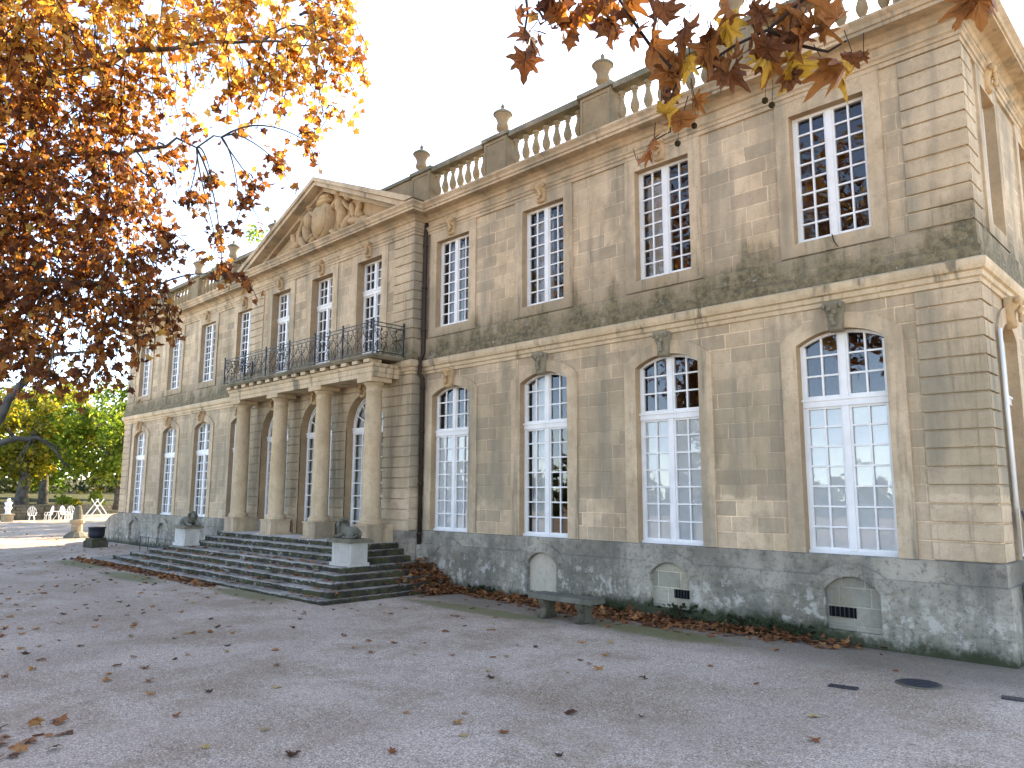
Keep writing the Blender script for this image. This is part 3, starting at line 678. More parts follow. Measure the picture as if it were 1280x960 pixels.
S_white = panel_mesh(.7, Z_PL + .05, 3.95, 0, M['curtain']); S_door = panel_mesh(.88, FLOOR_Z + .05, 4.2, 9, M['drape']); S_lace = panel_mesh(.7, Z_PL + .05, 5.1, 8, M['drape'])
S_up = panel_mesh(.3, 6.9, 9.2, 4, M['drape']); S_half = panel_mesh(.33, Z_PL + .05, 5.15, 4, M['curtain']); S_fan = panel_mesh(.85, 4.25, 5.2, 9, M['drape'])
def window(ms, x, y, rz=0.0, name='window', label=None):
    f, b, gl = ms; w = put(f, name, CH, (x, y, 0), rz); put(b, 'glazing_bars', w); [put(q_, 'panes', w) for q_ in gl]
    if label: w['label'] = label
    return w
YG = .17
for s in (1, -1):
    for i, b in enumerate(BAYS):
        x = s * b
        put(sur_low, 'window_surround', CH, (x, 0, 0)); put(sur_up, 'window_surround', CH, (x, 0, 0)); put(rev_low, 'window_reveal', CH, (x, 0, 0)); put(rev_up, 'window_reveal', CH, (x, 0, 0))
        wl = window(W_low, x, YG); wu = window(W_up, x, YG)
        if s > 0 and i in (0, 2, 3): put(S_white, 'shutter', wl, (0, .034, 0)); wl['label'] = 'arched window with white shutters closed behind the lower panes'
        if s > 0 and i == 1: put(S_half, 'curtain', wl, (-.38, .2, 0))
        if s < 0: put(S_lace, 'curtain', wl, (0, .12, 0))
        if i != 3: put(S_up, 'curtain', wu, (-.36, .3, 0))
for d in DOOR:
    w = window(W_door, d, -.1, name='glazed_door'); put(S_door, 'curtain', w, (0, .1, 0)); put(S_fan, 'curtain', w, (0, .12, 0))
    w = window(W_pup, d, -.1); put(S_up, 'curtain', w, (-.3, .3, 0))
for b in ENDB:
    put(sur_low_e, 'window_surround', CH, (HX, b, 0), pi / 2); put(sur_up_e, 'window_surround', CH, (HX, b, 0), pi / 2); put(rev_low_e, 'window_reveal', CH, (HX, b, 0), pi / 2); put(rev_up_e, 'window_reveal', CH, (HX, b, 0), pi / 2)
    window(W_low_e, HX - YG, b, pi / 2); window(W_up_e, HX - YG, b, pi / 2)

# ---- portico
def pedestal_block(mb, x, y, hw, z0, z1):
    mb.box(x - hw - .05, x + hw + .05, y - hw - .05, y + hw + .05, z0, z0 + .07)
    mb.box(x - hw, x + hw, y - hw, y + hw, z0 + .07, z1 - .05); mb.box(x - hw - .025, x + hw + .025, y - hw - .025, y + hw + .025, z1 - .05, z1)
COLY = -.93
prof = [(.33, 0), (.33, .05), (.30, .065), (.315, .1), (.30, .135), (.265, .15), (.262, .17), (.25, .19)]
for i in range(1, 15):
    t = i / 14; prof.append((.25 - .035 * t ** 1.8, .19 + 3.36 * t))
prof += [(.225, 3.56), (.235, 3.58), (.225, 3.60), (.216, 3.61), (.216, 3.71), (.24, 3.73), (.285, 3.79), (.29, 3.81)]
col_me = MB().lathe(prof, n=28).mesh('column', M['shaft'], True)
for i, x in enumerate((-3.83, -1.28, 1.28, 3.83)):
    c = put(col_me, 'column', CH, (x, COLY, 1.56))
    p = MB(); pedestal_block(p, 0, 0, .33, FLOOR_Z - 1.56 if abs(x) < 3 else FLOOR_Z - 1.56 - .13, 0)
    if abs(x) > 3: p.box(-.33, .33, .33, COLY * -1 + PY - .0, FLOOR_Z - 1.56, -.002)
    p.obj('pedestal', M['trim'], c, bevel=.008)
    ab = MB(); ab.box(-.34, .34, -.34, .34, 3.81, 3.94); ab.obj('abacus', M['shaft'], c, bevel=.01)
    c.data = c.data
    # pilaster answering each column on the wall behind
    if abs(x) < 3:
        pb = MB(); pb.box(x - .3, x + .3, PY - .1, PY - .036, FLOOR_Z, 1.56); pb.obj('pilaster_base', M['trim'], CH)
for x in (-3.83, -1.28, 1.28, 3.83): pass
ent = MB()
path = [(-4.22, PY), (-4.22, -1.27), (4.22, -1.27), (4.22, PY)]
sweep(ent, path, [(-.3, 5.5), (0, 5.5), (0, 5.62), (.02, 5.625), (.02, 5.76), (.05, 5.78), (.07, 5.83), (.07, 5.86), (-.3, 5.87)])
ent.add([(-4.2, PY, 5.502), (4.2, PY, 5.502), (4.2, -1.25, 5.502), (-4.2, -1.25, 5.502)], [(0, 1, 2, 3)])
ent.obj('architrave', M['course'], CH)
bal = MB(); sweep(bal, [(-4.33, PY), (-4.33, -1.36), (4.33, -1.36), (4.33, PY)], [(-.5, 5.96), (.04, 5.965), (.07, 5.98), (.1, 6.02), (.12, 6.03), (.12, 6.075), (-.5, 6.085)])
bal.add([(-4.3, PY, 6.08), (-4.3, -1.3, 6.08), (4.3, -1.3, 6.08), (4.3, PY, 6.08), (-4.3, PY, 5.962), (-4.3, -1.3, 5.962), (4.3, -1.3, 5.962), (4.3, PY, 5.962)], [(0, 1, 2, 3), (7, 6, 5, 4)])
BAL = bal.obj('balcony', M['coping'], CH)
br = MB()
for t in ((0, .0), (.0, .0)): pass
br.prism([(-.13, 5.872), (.13, 5.872), (.13, 5.962), (-.13, 5.962)], -1.41, -1.0, True)
br_me = br.mesh('bracket', M['course'])
for k in range(16): put(br_me, 'bracket', BAL, (-4.1 + 8.2 * k / 15, 0, 0))
for s in (-1, 1):
    for k in range(3): put(br_me, 'bracket', BAL, (s * (4.33 + 1.05 - 1.36 + .35) + (0), 0, 0)) if False else None

def spiral(cx, cz, r0, turns, a0, sgn=1, n=26):
    return [(cx + r0 * (1 - .82 * i / n) * cos(a0 + sgn * turns * 2 * pi * i / n), cz + r0 * (1 - .82 * i / n) * sin(a0 + sgn * turns * 2 * pi * i / n)) for i in range(n + 1)]
def rail_panel(w, h=.86):
    mb = MB(); P3 = lambda pts: [(x, 0, z) for x, z in pts]; r_ = .0075
    for z in (.06, h - .1, h): mb.box(-w / 2, w / 2, -.012, .012, z - .01, z + .01)
    n_ = max(1, round(w / .44)); cw = w / n_
    for k in range(n_):
        c = -w / 2 + cw * (k + .5); zc = .41
        for sx in (-1, 1):
            mb.tube(P3(spiral(c + sx * cw * .23, zc + .15, .125, 1.35, pi / 2 - sx * pi / 2 * 0 + pi / 2, sx)), r_, 5)
            mb.tube(P3(spiral(c + sx * cw * .23, zc - .17, .125, 1.35, -pi / 2, -sx)), r_, 5)
            mb.tube(P3([(c + sx * cw * .46, .08), (c + sx * cw * .4, .25), (c + sx * cw * .1, .42), (c + sx * cw * .4, .58), (c + sx * cw * .46, .74)]), r_, 5)
            mb.tube(P3(spiral(c + sx * cw * .36, h - .05, .035, 1.0, 0, sx, 12)), .005, 4)
        mb.tube(P3([(c, .08), (c + .03, .25), (c, .42), (c - .03, .6), (c, .75)]), r_, 5)
        mb.ell((c, 0, .42), (.035, .02, .035), 8, 6); mb.ell((c, 0, .68), (.03, .015, .05), 8, 6)
    return mb
nfp = 6; wfp = 8.86 / nfp; fp = rail_panel(wfp - .04).mesh('railing_panel', M['iron']); sp = rail_panel(1.0 - .02).mesh('railing_panel', M['iron'])
post = MB(); post.box(-.018, .018, -.018, .018, 0, .9); post.lathe([(.015, 0), (.03, .02), (.02, .05), (.002, .07)], (0, 0, .9), 8)
post_me = post.mesh('railing_post', M['iron'])
for k in range(nfp): put(fp, 'railing_panel', BAL, (-4.43 + wfp * (k + .5), -1.43, 6.085))
for k in range(nfp + 1): put(post_me, 'railing_post', BAL, (-4.43 + wfp * k, -1.43, 6.08))
for s in (-1, 1): put(sp, 'railing_panel', BAL, (s * 4.43, -.92, 6.085), pi / 2); put(post_me, 'railing_post', BAL, (s * 4.43, PY - .07, 6.08))

# ---- pediment
pd = MB()
AP, TIPX, ZC = 12.53, 5.26, 10.315
for s in (-1, 1):
    def X(pts): return [(s * x, z) for x, z in pts] if s > 0 else [(s * x, z) for x, z in pts][::-1]
    pd.prism(X([(TIPX, ZC + .05), (0, AP), (0, AP - .13), (TIPX - .36, ZC + .03)][::-1]), -.885, .25, True)
    pd.prism(X([(TIPX - .34, ZC + .012), (0, AP - .128), (0, AP - .26), (TIPX - .72, ZC + .011)][::-1]), -.82, .2, True)
    pd.prism(X([(TIPX - .7, ZC + .01), (0, AP - .258), (0, AP - .38), (TIPX - 1.0, ZC + .009)][::-1]), -.5, .2, True)
PED = pd.obj('pediment', M['trim'], CH)
MB().sheet([(-4.3, ZC), (4.3, ZC), (0, AP - .35)], PY + .04).obj('tympanum', M['carved'], PED)
# coat of arms with two supporters, in high relief
rl = MB(); Y = PY - .02
def blob(x, z, rx, rz, ry=.13, a=0): rl.ell((x, Y, z), (rx, ry, rz), 14, 9, Matrix.Rotation(a, 3, 'Y'), .05)
rl.prism([(-.5, 11.55), (-.5, 11.0), (-.34, 10.68), (0, 10.45), (.34, 10.68), (.5, 11.0), (.5, 11.55), (.28, 11.66), (0, 11.6), (-.28, 11.66)], Y - .2, Y + .1)
rl.prism([(-.38, 11.48), (-.38, 11.0), (-.26, 10.75), (0, 10.57), (.26, 10.75), (.38, 11.0), (.38, 11.48)], Y - .25, Y - .19)
blob(0, 11.78, .46, .12, .24); blob(0, 11.93, .36, .13, .2)
for k in range(5): blob(-.32 + .16 * k, 12.0 - abs(k - 2) * .05, .06, .1, .16)
for s in (-1, 1):
    blob(s * .95, 11.42, .2, .34, .22, -s * .15); blob(s * .9, 11.84, .13, .15, .2); blob(s * 1.05, 11.02, .16, .36, .2, s * .2); blob(s * 1.3, 10.72, .14, .34, .17, s * .7)
    blob(s * .66, 11.55, .08, .28, .17, s * 1.0); blob(s * 1.3, 11.35, .08, .3, .16, -s * .75); blob(s * 1.32, 11.6, .2, .12, .13, s * .5); blob(s * .62, 10.62, .25, .1, .17, s * .5)
    blob(s * 1.75, 10.72, .34, .13, .14, s * .2); blob(s * 1.95, 11.0, .13, .26, .12, s * .5); blob(s * 2.25, 10.62, .3, .14, .13, s * .1); blob(s * 2.7, 10.55, .3, .1, .1); blob(s * 1.6, 11.1, .1, .3, .1, -s * .3)
    for k in range(9): blob(s * random.uniform(.6, 2.6), 10.45 + random.random() * .4, random.uniform(.06, .14), random.uniform(.05, .12), .13, random.random() * 3)
rl.obj('coat_of_arms', M['carved'], PED, True)

# ---- parapet: piers, rails, balusters
BZ0, BZ1 = 10.35, 11.55; by0, by1 = -.02, .26
def pier(mb, x0, x1, z1=BZ1 + .06):
    mb.box(x0, x1, by0 - .03, by1 + .03, BZ0, z1 - .12)
    mb.ring([(x0 + .1, BZ0 + .3), (x0 + .1, z1 - .25), (x1 - .1, z1 - .25), (x1 - .1, BZ0 + .3), (x0 + .1, BZ0 + .3)][::-1] if False else [(x0 + .08, BZ0 + .28), (x0 + .08, z1 - .22), (x1 - .08, z1 - .22), (x1 - .08, BZ0 + .28)],
            [(x0 + .03, BZ0 + .24), (x0 + .03, z1 - .18), (x1 - .03, z1 - .18), (x1 - .03, BZ0 + .24)], by0 - .05, by0 - .03, by0 - .03)
bal_me = MB().lathe([(.085, 0), (.085, .06), (.05, .075), (.045, .1), (.075, .15), (.105, .24), (.1, .32), (.07, .42), (.05, .52), (.048, .58), (.07, .6), (.05, .63), (.05, .65), (.085, .66), (.085, .72)], n=14).mesh('baluster', M['baluster'], True)
PIERS = [(4.15, 4.98), (7.2, 8.05), (10.45, 11.35), (13.8, 14.7), (17.25, HX)]
URNX = [4.35, 7.72, 11.0, 14.25, 17.7]
for s in (1, -1):
    pr = MB(); cp = MB()
    for i, (a, b) in enumerate(PIERS):
        a2, b2 = (a, b) if s > 0 else (-b, -a)
        pier(pr, a2, b2); cp.box(a2 - .06, b2 + .06, by0 - .09, by1 + .09, BZ1 - .06, BZ1 + .05)
        if i < 4:
            c, d = PIERS[i][1], PIERS[i + 1][0]
            c2, d2 = (c, d) if s > 0 else (-d, -c)
            pr.box(c2, d2, by0, by1, BZ0, BZ0 + .26); cp.box(c2 + .06, d2 - .06, by0 - .05, by1 + .05, BZ1 - .15, BZ1)
    BAR = pr.obj('balustrade', M['baluster'], CH); cp.obj('coping', M['coping'], BAR, bevel=.012)
    for i in range(4):
        c, d = PIERS[i][1], PIERS[i + 1][0]; nb = 7; 
        for k in range(nb): put(bal_me, 'baluster', BAR, (s * (c + (d - c) * (k + .5) / nb), .12, BZ0 + .26))
pr = MB(); pr.box(-4.15, 4.15, by0 + .1, by1 + .1, BZ0, BZ1); pr.obj('attic_wall', M['baluster'], CH)
cp = MB(); cp.box(-4.1, 4.1, by0 + .05, by1 + .16, BZ1, BZ1 + .1); cp.obj('attic_coping', M['coping'], CH)

# ---- drainpipes and end-wall pipe
def pipe(x, y):
    mb = MB(); mb.tube([(x, y, 1.0), (x, y, 5.5), (x, y - .11, 5.62), (x, y - .11, 6.0), (x, y, 6.15), (x, y, 9.6), (x, y + .03, 9.9)], .055, 10)
    for z in (1.3, 2.6, 4.0, 5.2, 6.8, 8.0, 9.2): mb.lathe([(.062, 0), (.075, .01), (.075, .05), (.062, .06)], (x, y, z), 10)
    p = mb.obj('drainpipe', M['pipe'], CH, True); b = MB(); b.tube([(x, y, .35), (x, y, 1.05)], .085, 10); b.obj('pipe_guard', M['plinth'], p, True)
pipe(4.9, -.1); pipe(-4.9, -.1)
mb = MB(); mb.tube([(HX + .07, .78, 2.2), (HX + .07, .78, 5.0)], .03, 8); mb.obj('white_conduit', M['white'], CH, True)
# curved buttress at the far end of the plinth
mb = MB(); mb.prism([(-HX - 2.0, -.05), (-HX - .09, -.05), (-HX - .09, 1.36)] + [(-HX - .1 - 1.9 * sin(t), .25 + 1.1 * cos(t)) for t in [pi / 2 * i / 8 for i in range(9)]], -.06, .55, True); mb.obj('curved_buttress', M['plinth'], CH)

# open cracks round the right-hand window
for pts in ([(16.02, 6.86), (16.05, 6.72), (16.11, 6.62)],):
    yk = -.064 if pts[0][1] > 6.55 else (-.062 if pts[0][1] > 6.2 else (-.1 if pts[0][1] > 5.99 else -.172))
    mb = MB()
    for p, q_ in zip(pts[:-1], pts[1:]): mb.prism([(p[0] - .004, p[1]), (q_[0] - .004, q_[1]), (q_[0] + .004, q_[1]), (p[0] + .004, p[1])], yk, yk + .05)
    mb.obj('crack', M['hole'], CH)
# ------------------------------------------------------------------ urns on the parapet
urn_prof = [(.15, 0), (.15, .05), (.07, .08), (.06, .12), (.15, .17), (.17, .22), (.155, .3), (.14, .36), (.165, .46), (.215, .55), (.23, .58)]
lid_prof = [(.25, .58), (.255, .61), (.22, .65), (.13, .71), (.06, .75), (.035, .77), (.05, .80), (.055, .83), (.02, .89), (.004, .91)]
urn_me = MB().lathe(urn_prof, n=20).mesh('urn', M['urn'], True); lid_me = MB().lathe(lid_prof, n=20).mesh('lid', M['coping'], True)
urn_lab = {(1, 0): 'stone urn on the attic corner just right of the pediment', (1, 1): 'stone urn on the second parapet pier right of the pediment', (1, 2): 'stone urn beside the hanging leaves, third right of the pediment',
           (1, 3): 'stone urn hidden behind the hanging autumn leaves', (1, 4): 'stone urn on the right end corner of the parapet',
           (-1, 0): 'stone urn peeping over the left slope of the pediment', (-1, 1): 'stone urn on the first pier left of the pediment', (-1, 2): 'lone stone urn against the sky at the edge of the autumn foliage',
           (-1, 3): 'stone urn on the left wing behind autumn foliage', (-1, 4): 'stone urn on the far left end corner of the parapet'}
for s in (1, -1):
    for i, x in enumerate(URNX):
        if (s, i) in ((1, 4), (-1, 4), (-1, 3)): continue
        u = put(urn_me, 'urn', None, (s * x, .12, BZ1 + .05)); put(lid_me, 'lid', u); tag(u, urn_lab[(s, i)], 'urn', 'urns on the parapet')

# ------------------------------------------------------------------ staircase
ST = empty('stone_staircase', (0, -2.0, 0)); tag(ST, 'broad flight of mossy worn stone steps leading up to the columned porch', 'steps')
def step_block(hx, yf, z0, z1, hl=None):
    """one course of steps, U-shaped plan down to the wall, edges worn"""
    mb = MB(); n = 60; rnd = random.Random(int(z1 * 1000))
    w = lambda k=.018: rnd.uniform(-k, k)
    # front run
    tops = []; path = []
    yb = -.40
    m = 26
    for i in range(m + 1): path.append((-(hl or hx), yb + (yf - yb) * i / m, -1, 0))
    for i in range(1, n): path.append((-(hl or hx) + (hx + (hl or hx)) * i / n, yf, 0, -1))
    for i in range(m + 1): path.append((hx, yf + (yb - yf) * i / m, 1, 0))
    V = []; 
    for x, y, nx, ny in path:
        d = w(.02); dz = w(.01)
        V += [(x + nx * .01 - 2, y, z0 + 2)] * 0 + [(x + nx * d, y + ny * d + 2.0, z0), (x + nx * d, y + ny * d + 2.0, z1 - .03 + dz), (x + nx * (d - .025), y + ny * (d - .025) + 2.0, z1 + dz * .5), (x * .93 if nx else x, max(y, yf + .33) + 2.0, z1)]
    F = []
    for i in range(len(path) - 1):
        for j in range(3): F.append((i * 4 + j, (i + 1) * 4 + j, (i + 1) * 4 + j + 1, i * 4 + j + 1))
    F.append(tuple(i * 4 + 3 for i in range(len(path))))
    mb.add(V, F); return mb
zs_ = [0, .08]
STEPS = [(6.35, -3.86, .09), (6.2, -3.55, .23), (5.9, -3.24, .365), (5.6, -2.93, .50), (5.3, -2.62, .63), (4.95, -1.95, .785), (4.65, -1.66, .94), (4.42, -1.36, FLOOR_Z)]
zp = -.05
for hx, yf, z in STEPS:
    step_block(hx, yf, zp if zp < 0 else zp - .02, z, {.09: 8.9, .23: 7.6, .365: 6.9, .50: 6.1}.get(z)).obj('step', M['step'] if z < 1.0 else M['step'], ST); zp = z
mb = MB(); mb.box(-4.3, 4.3, -1.28 + 2, PY + 2 - .01, FLOOR_Z - .1, FLOOR_Z + .004); mb.obj('porch_floor', M['pedestal'], ST)

# ------------------------------------------------------------------ lions on pedestals
def lion_parts():
    b = MB()
    spine = [(0, .36, .17, .13), (0, .3, .2, .17), (0, .12, .2, .17), (0, -.08, .21, .165), (0, -.22, .25, .175), (0, -.32, .33, .15), (0, -.38, .40, .12)]
    b.tube([(x, y, z) for x, y, z, r_ in spine], [r_ for *_, r_ in spine], 14)
    b.ell((0, -.46, .43), (.105, .13, .12), 14, 10); b.ell((0, -.57, .40), (.065, .08, .06), 12, 8); b.ell((0, -.6, .36), (.05, .05, .03), 10, 6)
    for s in (-1, 1):
        b.ell((s * .15, .24, .14), (.09, .17, .14), 12, 8); b.tube([(s * .17, .3, .06), (s * .19, .1, .05), (s * .19, -.02, .045)], [.06, .05, .045], 8); b.ell((s * .19, -.06, .04), (.05, .07, .04), 10, 6)
        b.tube([(s * .13, -.2, .18), (s * .14, -.3, .08), (s * .14, -.5, .055), (s * .14, -.62, .05)], [.085, .065, .055, .05], 10); b.ell((s * .14, -.66, .045), (.06, .08, .045), 10, 6)
        b.ell((s * .045, -.555, .46), (.018, .015, .015), 8, 6); b.ell((s * .09, -.42, .54), (.03, .02, .035), 8, 6)
    b.tube([(0, .42, .12), (.12, .46, .06), (.24, .36, .04), (.26, .2, .04)], [.035, .03, .028, .04], 8)
    m = MB(); rnd = random.Random(3)
    for k in range(46):
        a = rnd.uniform(0, 2 * pi); t = rnd.uniform(0, 1); rr = .15 + .04 * rnd.random()
        m.ell((rr * cos(a), -.36 - .1 * t + .05 * rnd.random(), .38 + rr * sin(a) * (1.05 if sin(a) > 0 else 1.3)), (.05, .07, .06), 8, 6)
    return b.mesh('lion_statue', M['lichen'], True), m.mesh('mane', M['lichen'], True)
lion_me, mane_me = lion_parts()
pb = MB(); pb.box(-.45, .45, -.28, .28, 0, .08); pb.box(-.41, .41, -.24, .24, .08, .56); 
pb_me = pb.mesh('pedestal', M['pedestal'])
pc = MB(); pc.box(-.51, .51, -.34, .34, .56, .62); pc.box(-.47, .47, -.3, .3, .62, .65); pc_me = pc.mesh('cap_slab', M['coping'])
pp_me = MB().ring([(-.27, .18), (-.27, .46), (.27, .46), (.27, .18), (-.27, .18)], [(-.32, .13), (-.32, .51), (.32, .51), (.32, .13), (-.32, .13)], -.252, -.24, -.24).mesh('raised_panel', M['pedestal'])
for s, lab in ((1, 'right of the porch steps'), (-1, 'left of the porch steps')):
    p = put(pb_me, 'stone_pedestal', None, (s * 4.82, -2.2, .635)); put(pc_me, 'cap_slab', p); put(pp_me, 'raised_panel', p); tag(p, f'white stone pedestal with dark cap slab {lab}', 'pedestal', 'lion pedestals')
    l = put(lion_me, 'lion_statue', None, (s * 4.80, -2.2, .635 + .648), -s * pi / 2); put(mane_me, 'mane', l); l.scale = (.78, .78, .78)
    tag(l, f'dark weathered stone lion lying on the pedestal {lab}', 'statue', 'stone lions')

# ------------------------------------------------------------------ bench, covers, planter, post
be = empty('stone_bench', (11.16, -1.5, 0)); tag(be, 'low grey stone bench against the chateau wall', 'bench')
mb = MB(); mb.box(-.78, .78, -.23, .23, .36, .46); mb.obj('seat', M['lichen'], be, bevel=.015)
lp = [(-.2, 0), (-.22, .05), (-.15, .1), (-.12, .18), (-.17, .26), (-.21, .32), (-.2, .36)]
for s in (-1, 1):
    mb = MB(); pts = lp + [(-x, z) for x, z in lp[::-1]]
    mb.prism(pts[::-1], -.07, .07, True); mb.xf(lambda p: Vector((s * .47 + p.y, p.x, p.z))); mb.obj('leg', M['garden'], be, bevel=.01)
def cover(x, y, r, label, n=22, shape='round', rz=0):
    mb = MB()
    if shape == 'round': mb.lathe([(r, 0), (r, .012), (r * .93, .016), (r * .9, .011), (r * .02, .011)], n=n)
    else: mb.box(-r, r, -r * .42, r * .42, 0, .012)
    o = mb.obj('drain_cover', M['castiron'], None, loc=(x, y, .002)); o.rotation_euler = (0, 0, rz); tag(o, label, 'drain cover')
    ring = MB()
    if shape == 'round':
        for k in range(5): ring.box(-r * .7, r * .7, -r * .7 + k * r * .35 - .012, -r * .7 + k * r * .35 + .012, .012, .019)
    else:
        for k in range(7): ring.box(-r * .9 + k * r * .3 - .01, -r * .9 + k * r * .3 + .01, -r * .36, r * .36, .012, .017)
    ring.obj('ribs', M['castiron'], o)
    if shape == 'round': MB().lathe([(r * 1.13, -.001), (r * 1.13, .008), (r * 1.01, .014), (r * 1.01, .0)], n=26).obj('rim', M['garden'], o)
cover(17.5, -2.0, .24, 'round black cast iron manhole cover in the gravel', rz=.5)
cover(16.88, -2.86, .17, 'small dark rectangular drain grate near the manhole cover', shape='sq', rz=.15)
cover(18.6, -1.95, .2, 'dark rectangular drain grate at the right edge by the corner', shape='sq', rz=.2)

pt = MB(); pt.box(-.36, .36, -.36, .36, 0, .3); pt.box(-.31, .31, -.31, .31, .3, .40)
P = pt.obj('stone_planter', M['garden'], None, bevel=.02, loc=(-15.4, -1.75, 0)); P.rotation_euler = (0, 0, .2); tag(P, 'square mossy stone block with a black cauldron on it', 'stone block')
cl = MB().lathe([(.24, 0), (.31, .05), (.33, .2), (.33, .4), (.36, .42), (.36, .46), (.31, .46), (.3, .32), (.02, .32)], n=22).obj('cauldron', M['tin'], None, True, loc=(-15.4, -1.75, .40)); tag(cl, 'black cauldron planter standing on a square stone block', 'planter')
pst = MB(); pst.lathe([(.9, 0), (.85, .1), (.6, .28), (.42, .36)], n=12); B_ = empty('stone_finial', (-23.3, -.3, 0)); B_.scale = (.68, .68, .92); tag(B_, 'old stepped stone finial standing on the forecourt edge', 'stone finial')
pst.obj('base', M['lichen'], B_); mb = MB(); mb.lathe([(.4, .36), (.4, .8), (.52, .82), (.54, 1.0), (.42, 1.02)], n=12); mb.obj('drum', M['tan'], B_)
mb = MB().lathe([(.36, 1.02), (.34, 1.2), (.3, 1.5), (.2, 1.75), (.05, 1.85)], n=12); mb.obj('tip', M['lichen'], B_)
# iron rail on the far side of the steps
ir = MB()
for k in range(6): ir.tube([(-11.5 + k * .85, -1.3, 0), (-11.5 + k * .85, -1.3, .62)], .014, 6)
ir.tube([(-11.6, -1.3, .6), (-7.2, -1.3, .6)], .012, 6); ir.tube([(-11.6, -1.3, .3), (-7.2, -1.3, .3)], .01, 6)
tag(ir.obj('garden_railing', M['iron']), 'low thin rusty iron railing left of the steps', 'railing')
# board leaning on the end wall
mb = MB(); mb.box(-.02, .02, -.12, .12, 0, 1.08); o = mb.obj('leaning_board', M['plank']); o.location = (HX + .33, .92, 1.12); o.rotation_euler = (.12, -.16, 0)
tag(o, 'dark purplish board leaning against the right end wall', 'board')
mb = MB(); mb.box(HX + .09, HX + .75, .6, 2.6, 0, 1.1); o = mb.obj('side_landing', M['plinth'], bevel=.02); tag(o, 'grey stone landing block against the right end wall', 'landing')

# ------------------------------------------------------------------ leaves
HALF = [(0, 0), (.1, .05), (.24, .0), (.42, -.12), (.44, .0), (.36, .1), (.37, .17), (.52, .2), (.7, .33), (.6, .38), (.52, .37), (.4, .42), (.36, .48), (.46, .58), (.5, .7), (.38, .68), (.3, .62), (.2, .66), (.13, .78), (.12, .9), (0, 1.05)]
OUT = HALF + [(-x, y) for x, y in HALF[-2:0:-1]]
SIMPLE = [(0, 0), (.42, -.05), (.34, .18), (.66, .38), (.3, .55), (0, 1.0), (-.3, .55), (-.66, .38), (-.34, .18), (-.42, -.05)]
def leaf_geo(outl, curl, cup):
    n_ = len(outl); big = n_ > 14; w1, w2 = random.uniform(0, 6), random.uniform(0, 6)
    def zz(x, y):
        z = -cup * x * x - curl * (y - .35) ** 2 + random.uniform(-.03, .03)
        return z + (.09 * sin(5 * x + w1) + .09 * sin(6 * y + w2) if big else 0)
    if not big: return [(0, .35, 0)] + [(x, y, zz(x, y)) for x, y in outl], [(0, i, i % n_ + 1) for i in range(1, n_ + 1)]
    vs_ = [(0, .3, -.03)] + [(x * .5, .3 + (y - .3) * .5, zz(x * .5, .3 + (y - .3) * .5) + (.035 if i % 2 else 0)) for i, (x, y) in enumerate(outl)] + [(x, y, zz(x, y)) for x, y in outl]
    return vs_, [(0, i, i % n_ + 1) for i in range(1, n_ + 1)] + [(i, n_ + i, n_ + i % n_ + 1, i % n_ + 1) for i in range(1, n_ + 1)]
def add_leaf(mb, p, size, q_, outl=SIMPLE, curl=None, cup=None):
    vs_, fs = leaf_geo(outl, random.uniform(-.2, .7) if curl is None else curl, random.uniform(-.1, .6) if cup is None else cup)
    mb.add([tuple(Vector(p) + q_ @ (Vector(v) * size)) for v in vs_], fs)
def hang_q():      # leaf hanging from its stalk: blade direction mostly down
    d = Vector((random.gauss(0, .55), random.gauss(0, .55), random.uniform(-1.0, .15))).normalized()
    q_ = d.to_track_quat('Y', 'Z'); return q_ @ Quaternion((0, 1, 0), random.uniform(0, 2 * pi))
def rand_q():
    return Quaternion((random.gauss(0, 1), random.gauss(0, 1), random.gauss(0, 1), random.gauss(0, 1))).normalized()

def bez(a, b, c, n=8):
    a, b, c = Vector(a), Vector(b), Vector(c); return [a * (1 - t) ** 2 + b * 2 * t * (1 - t) + c * t * t for t in [i / n for i in range(n + 1)]]

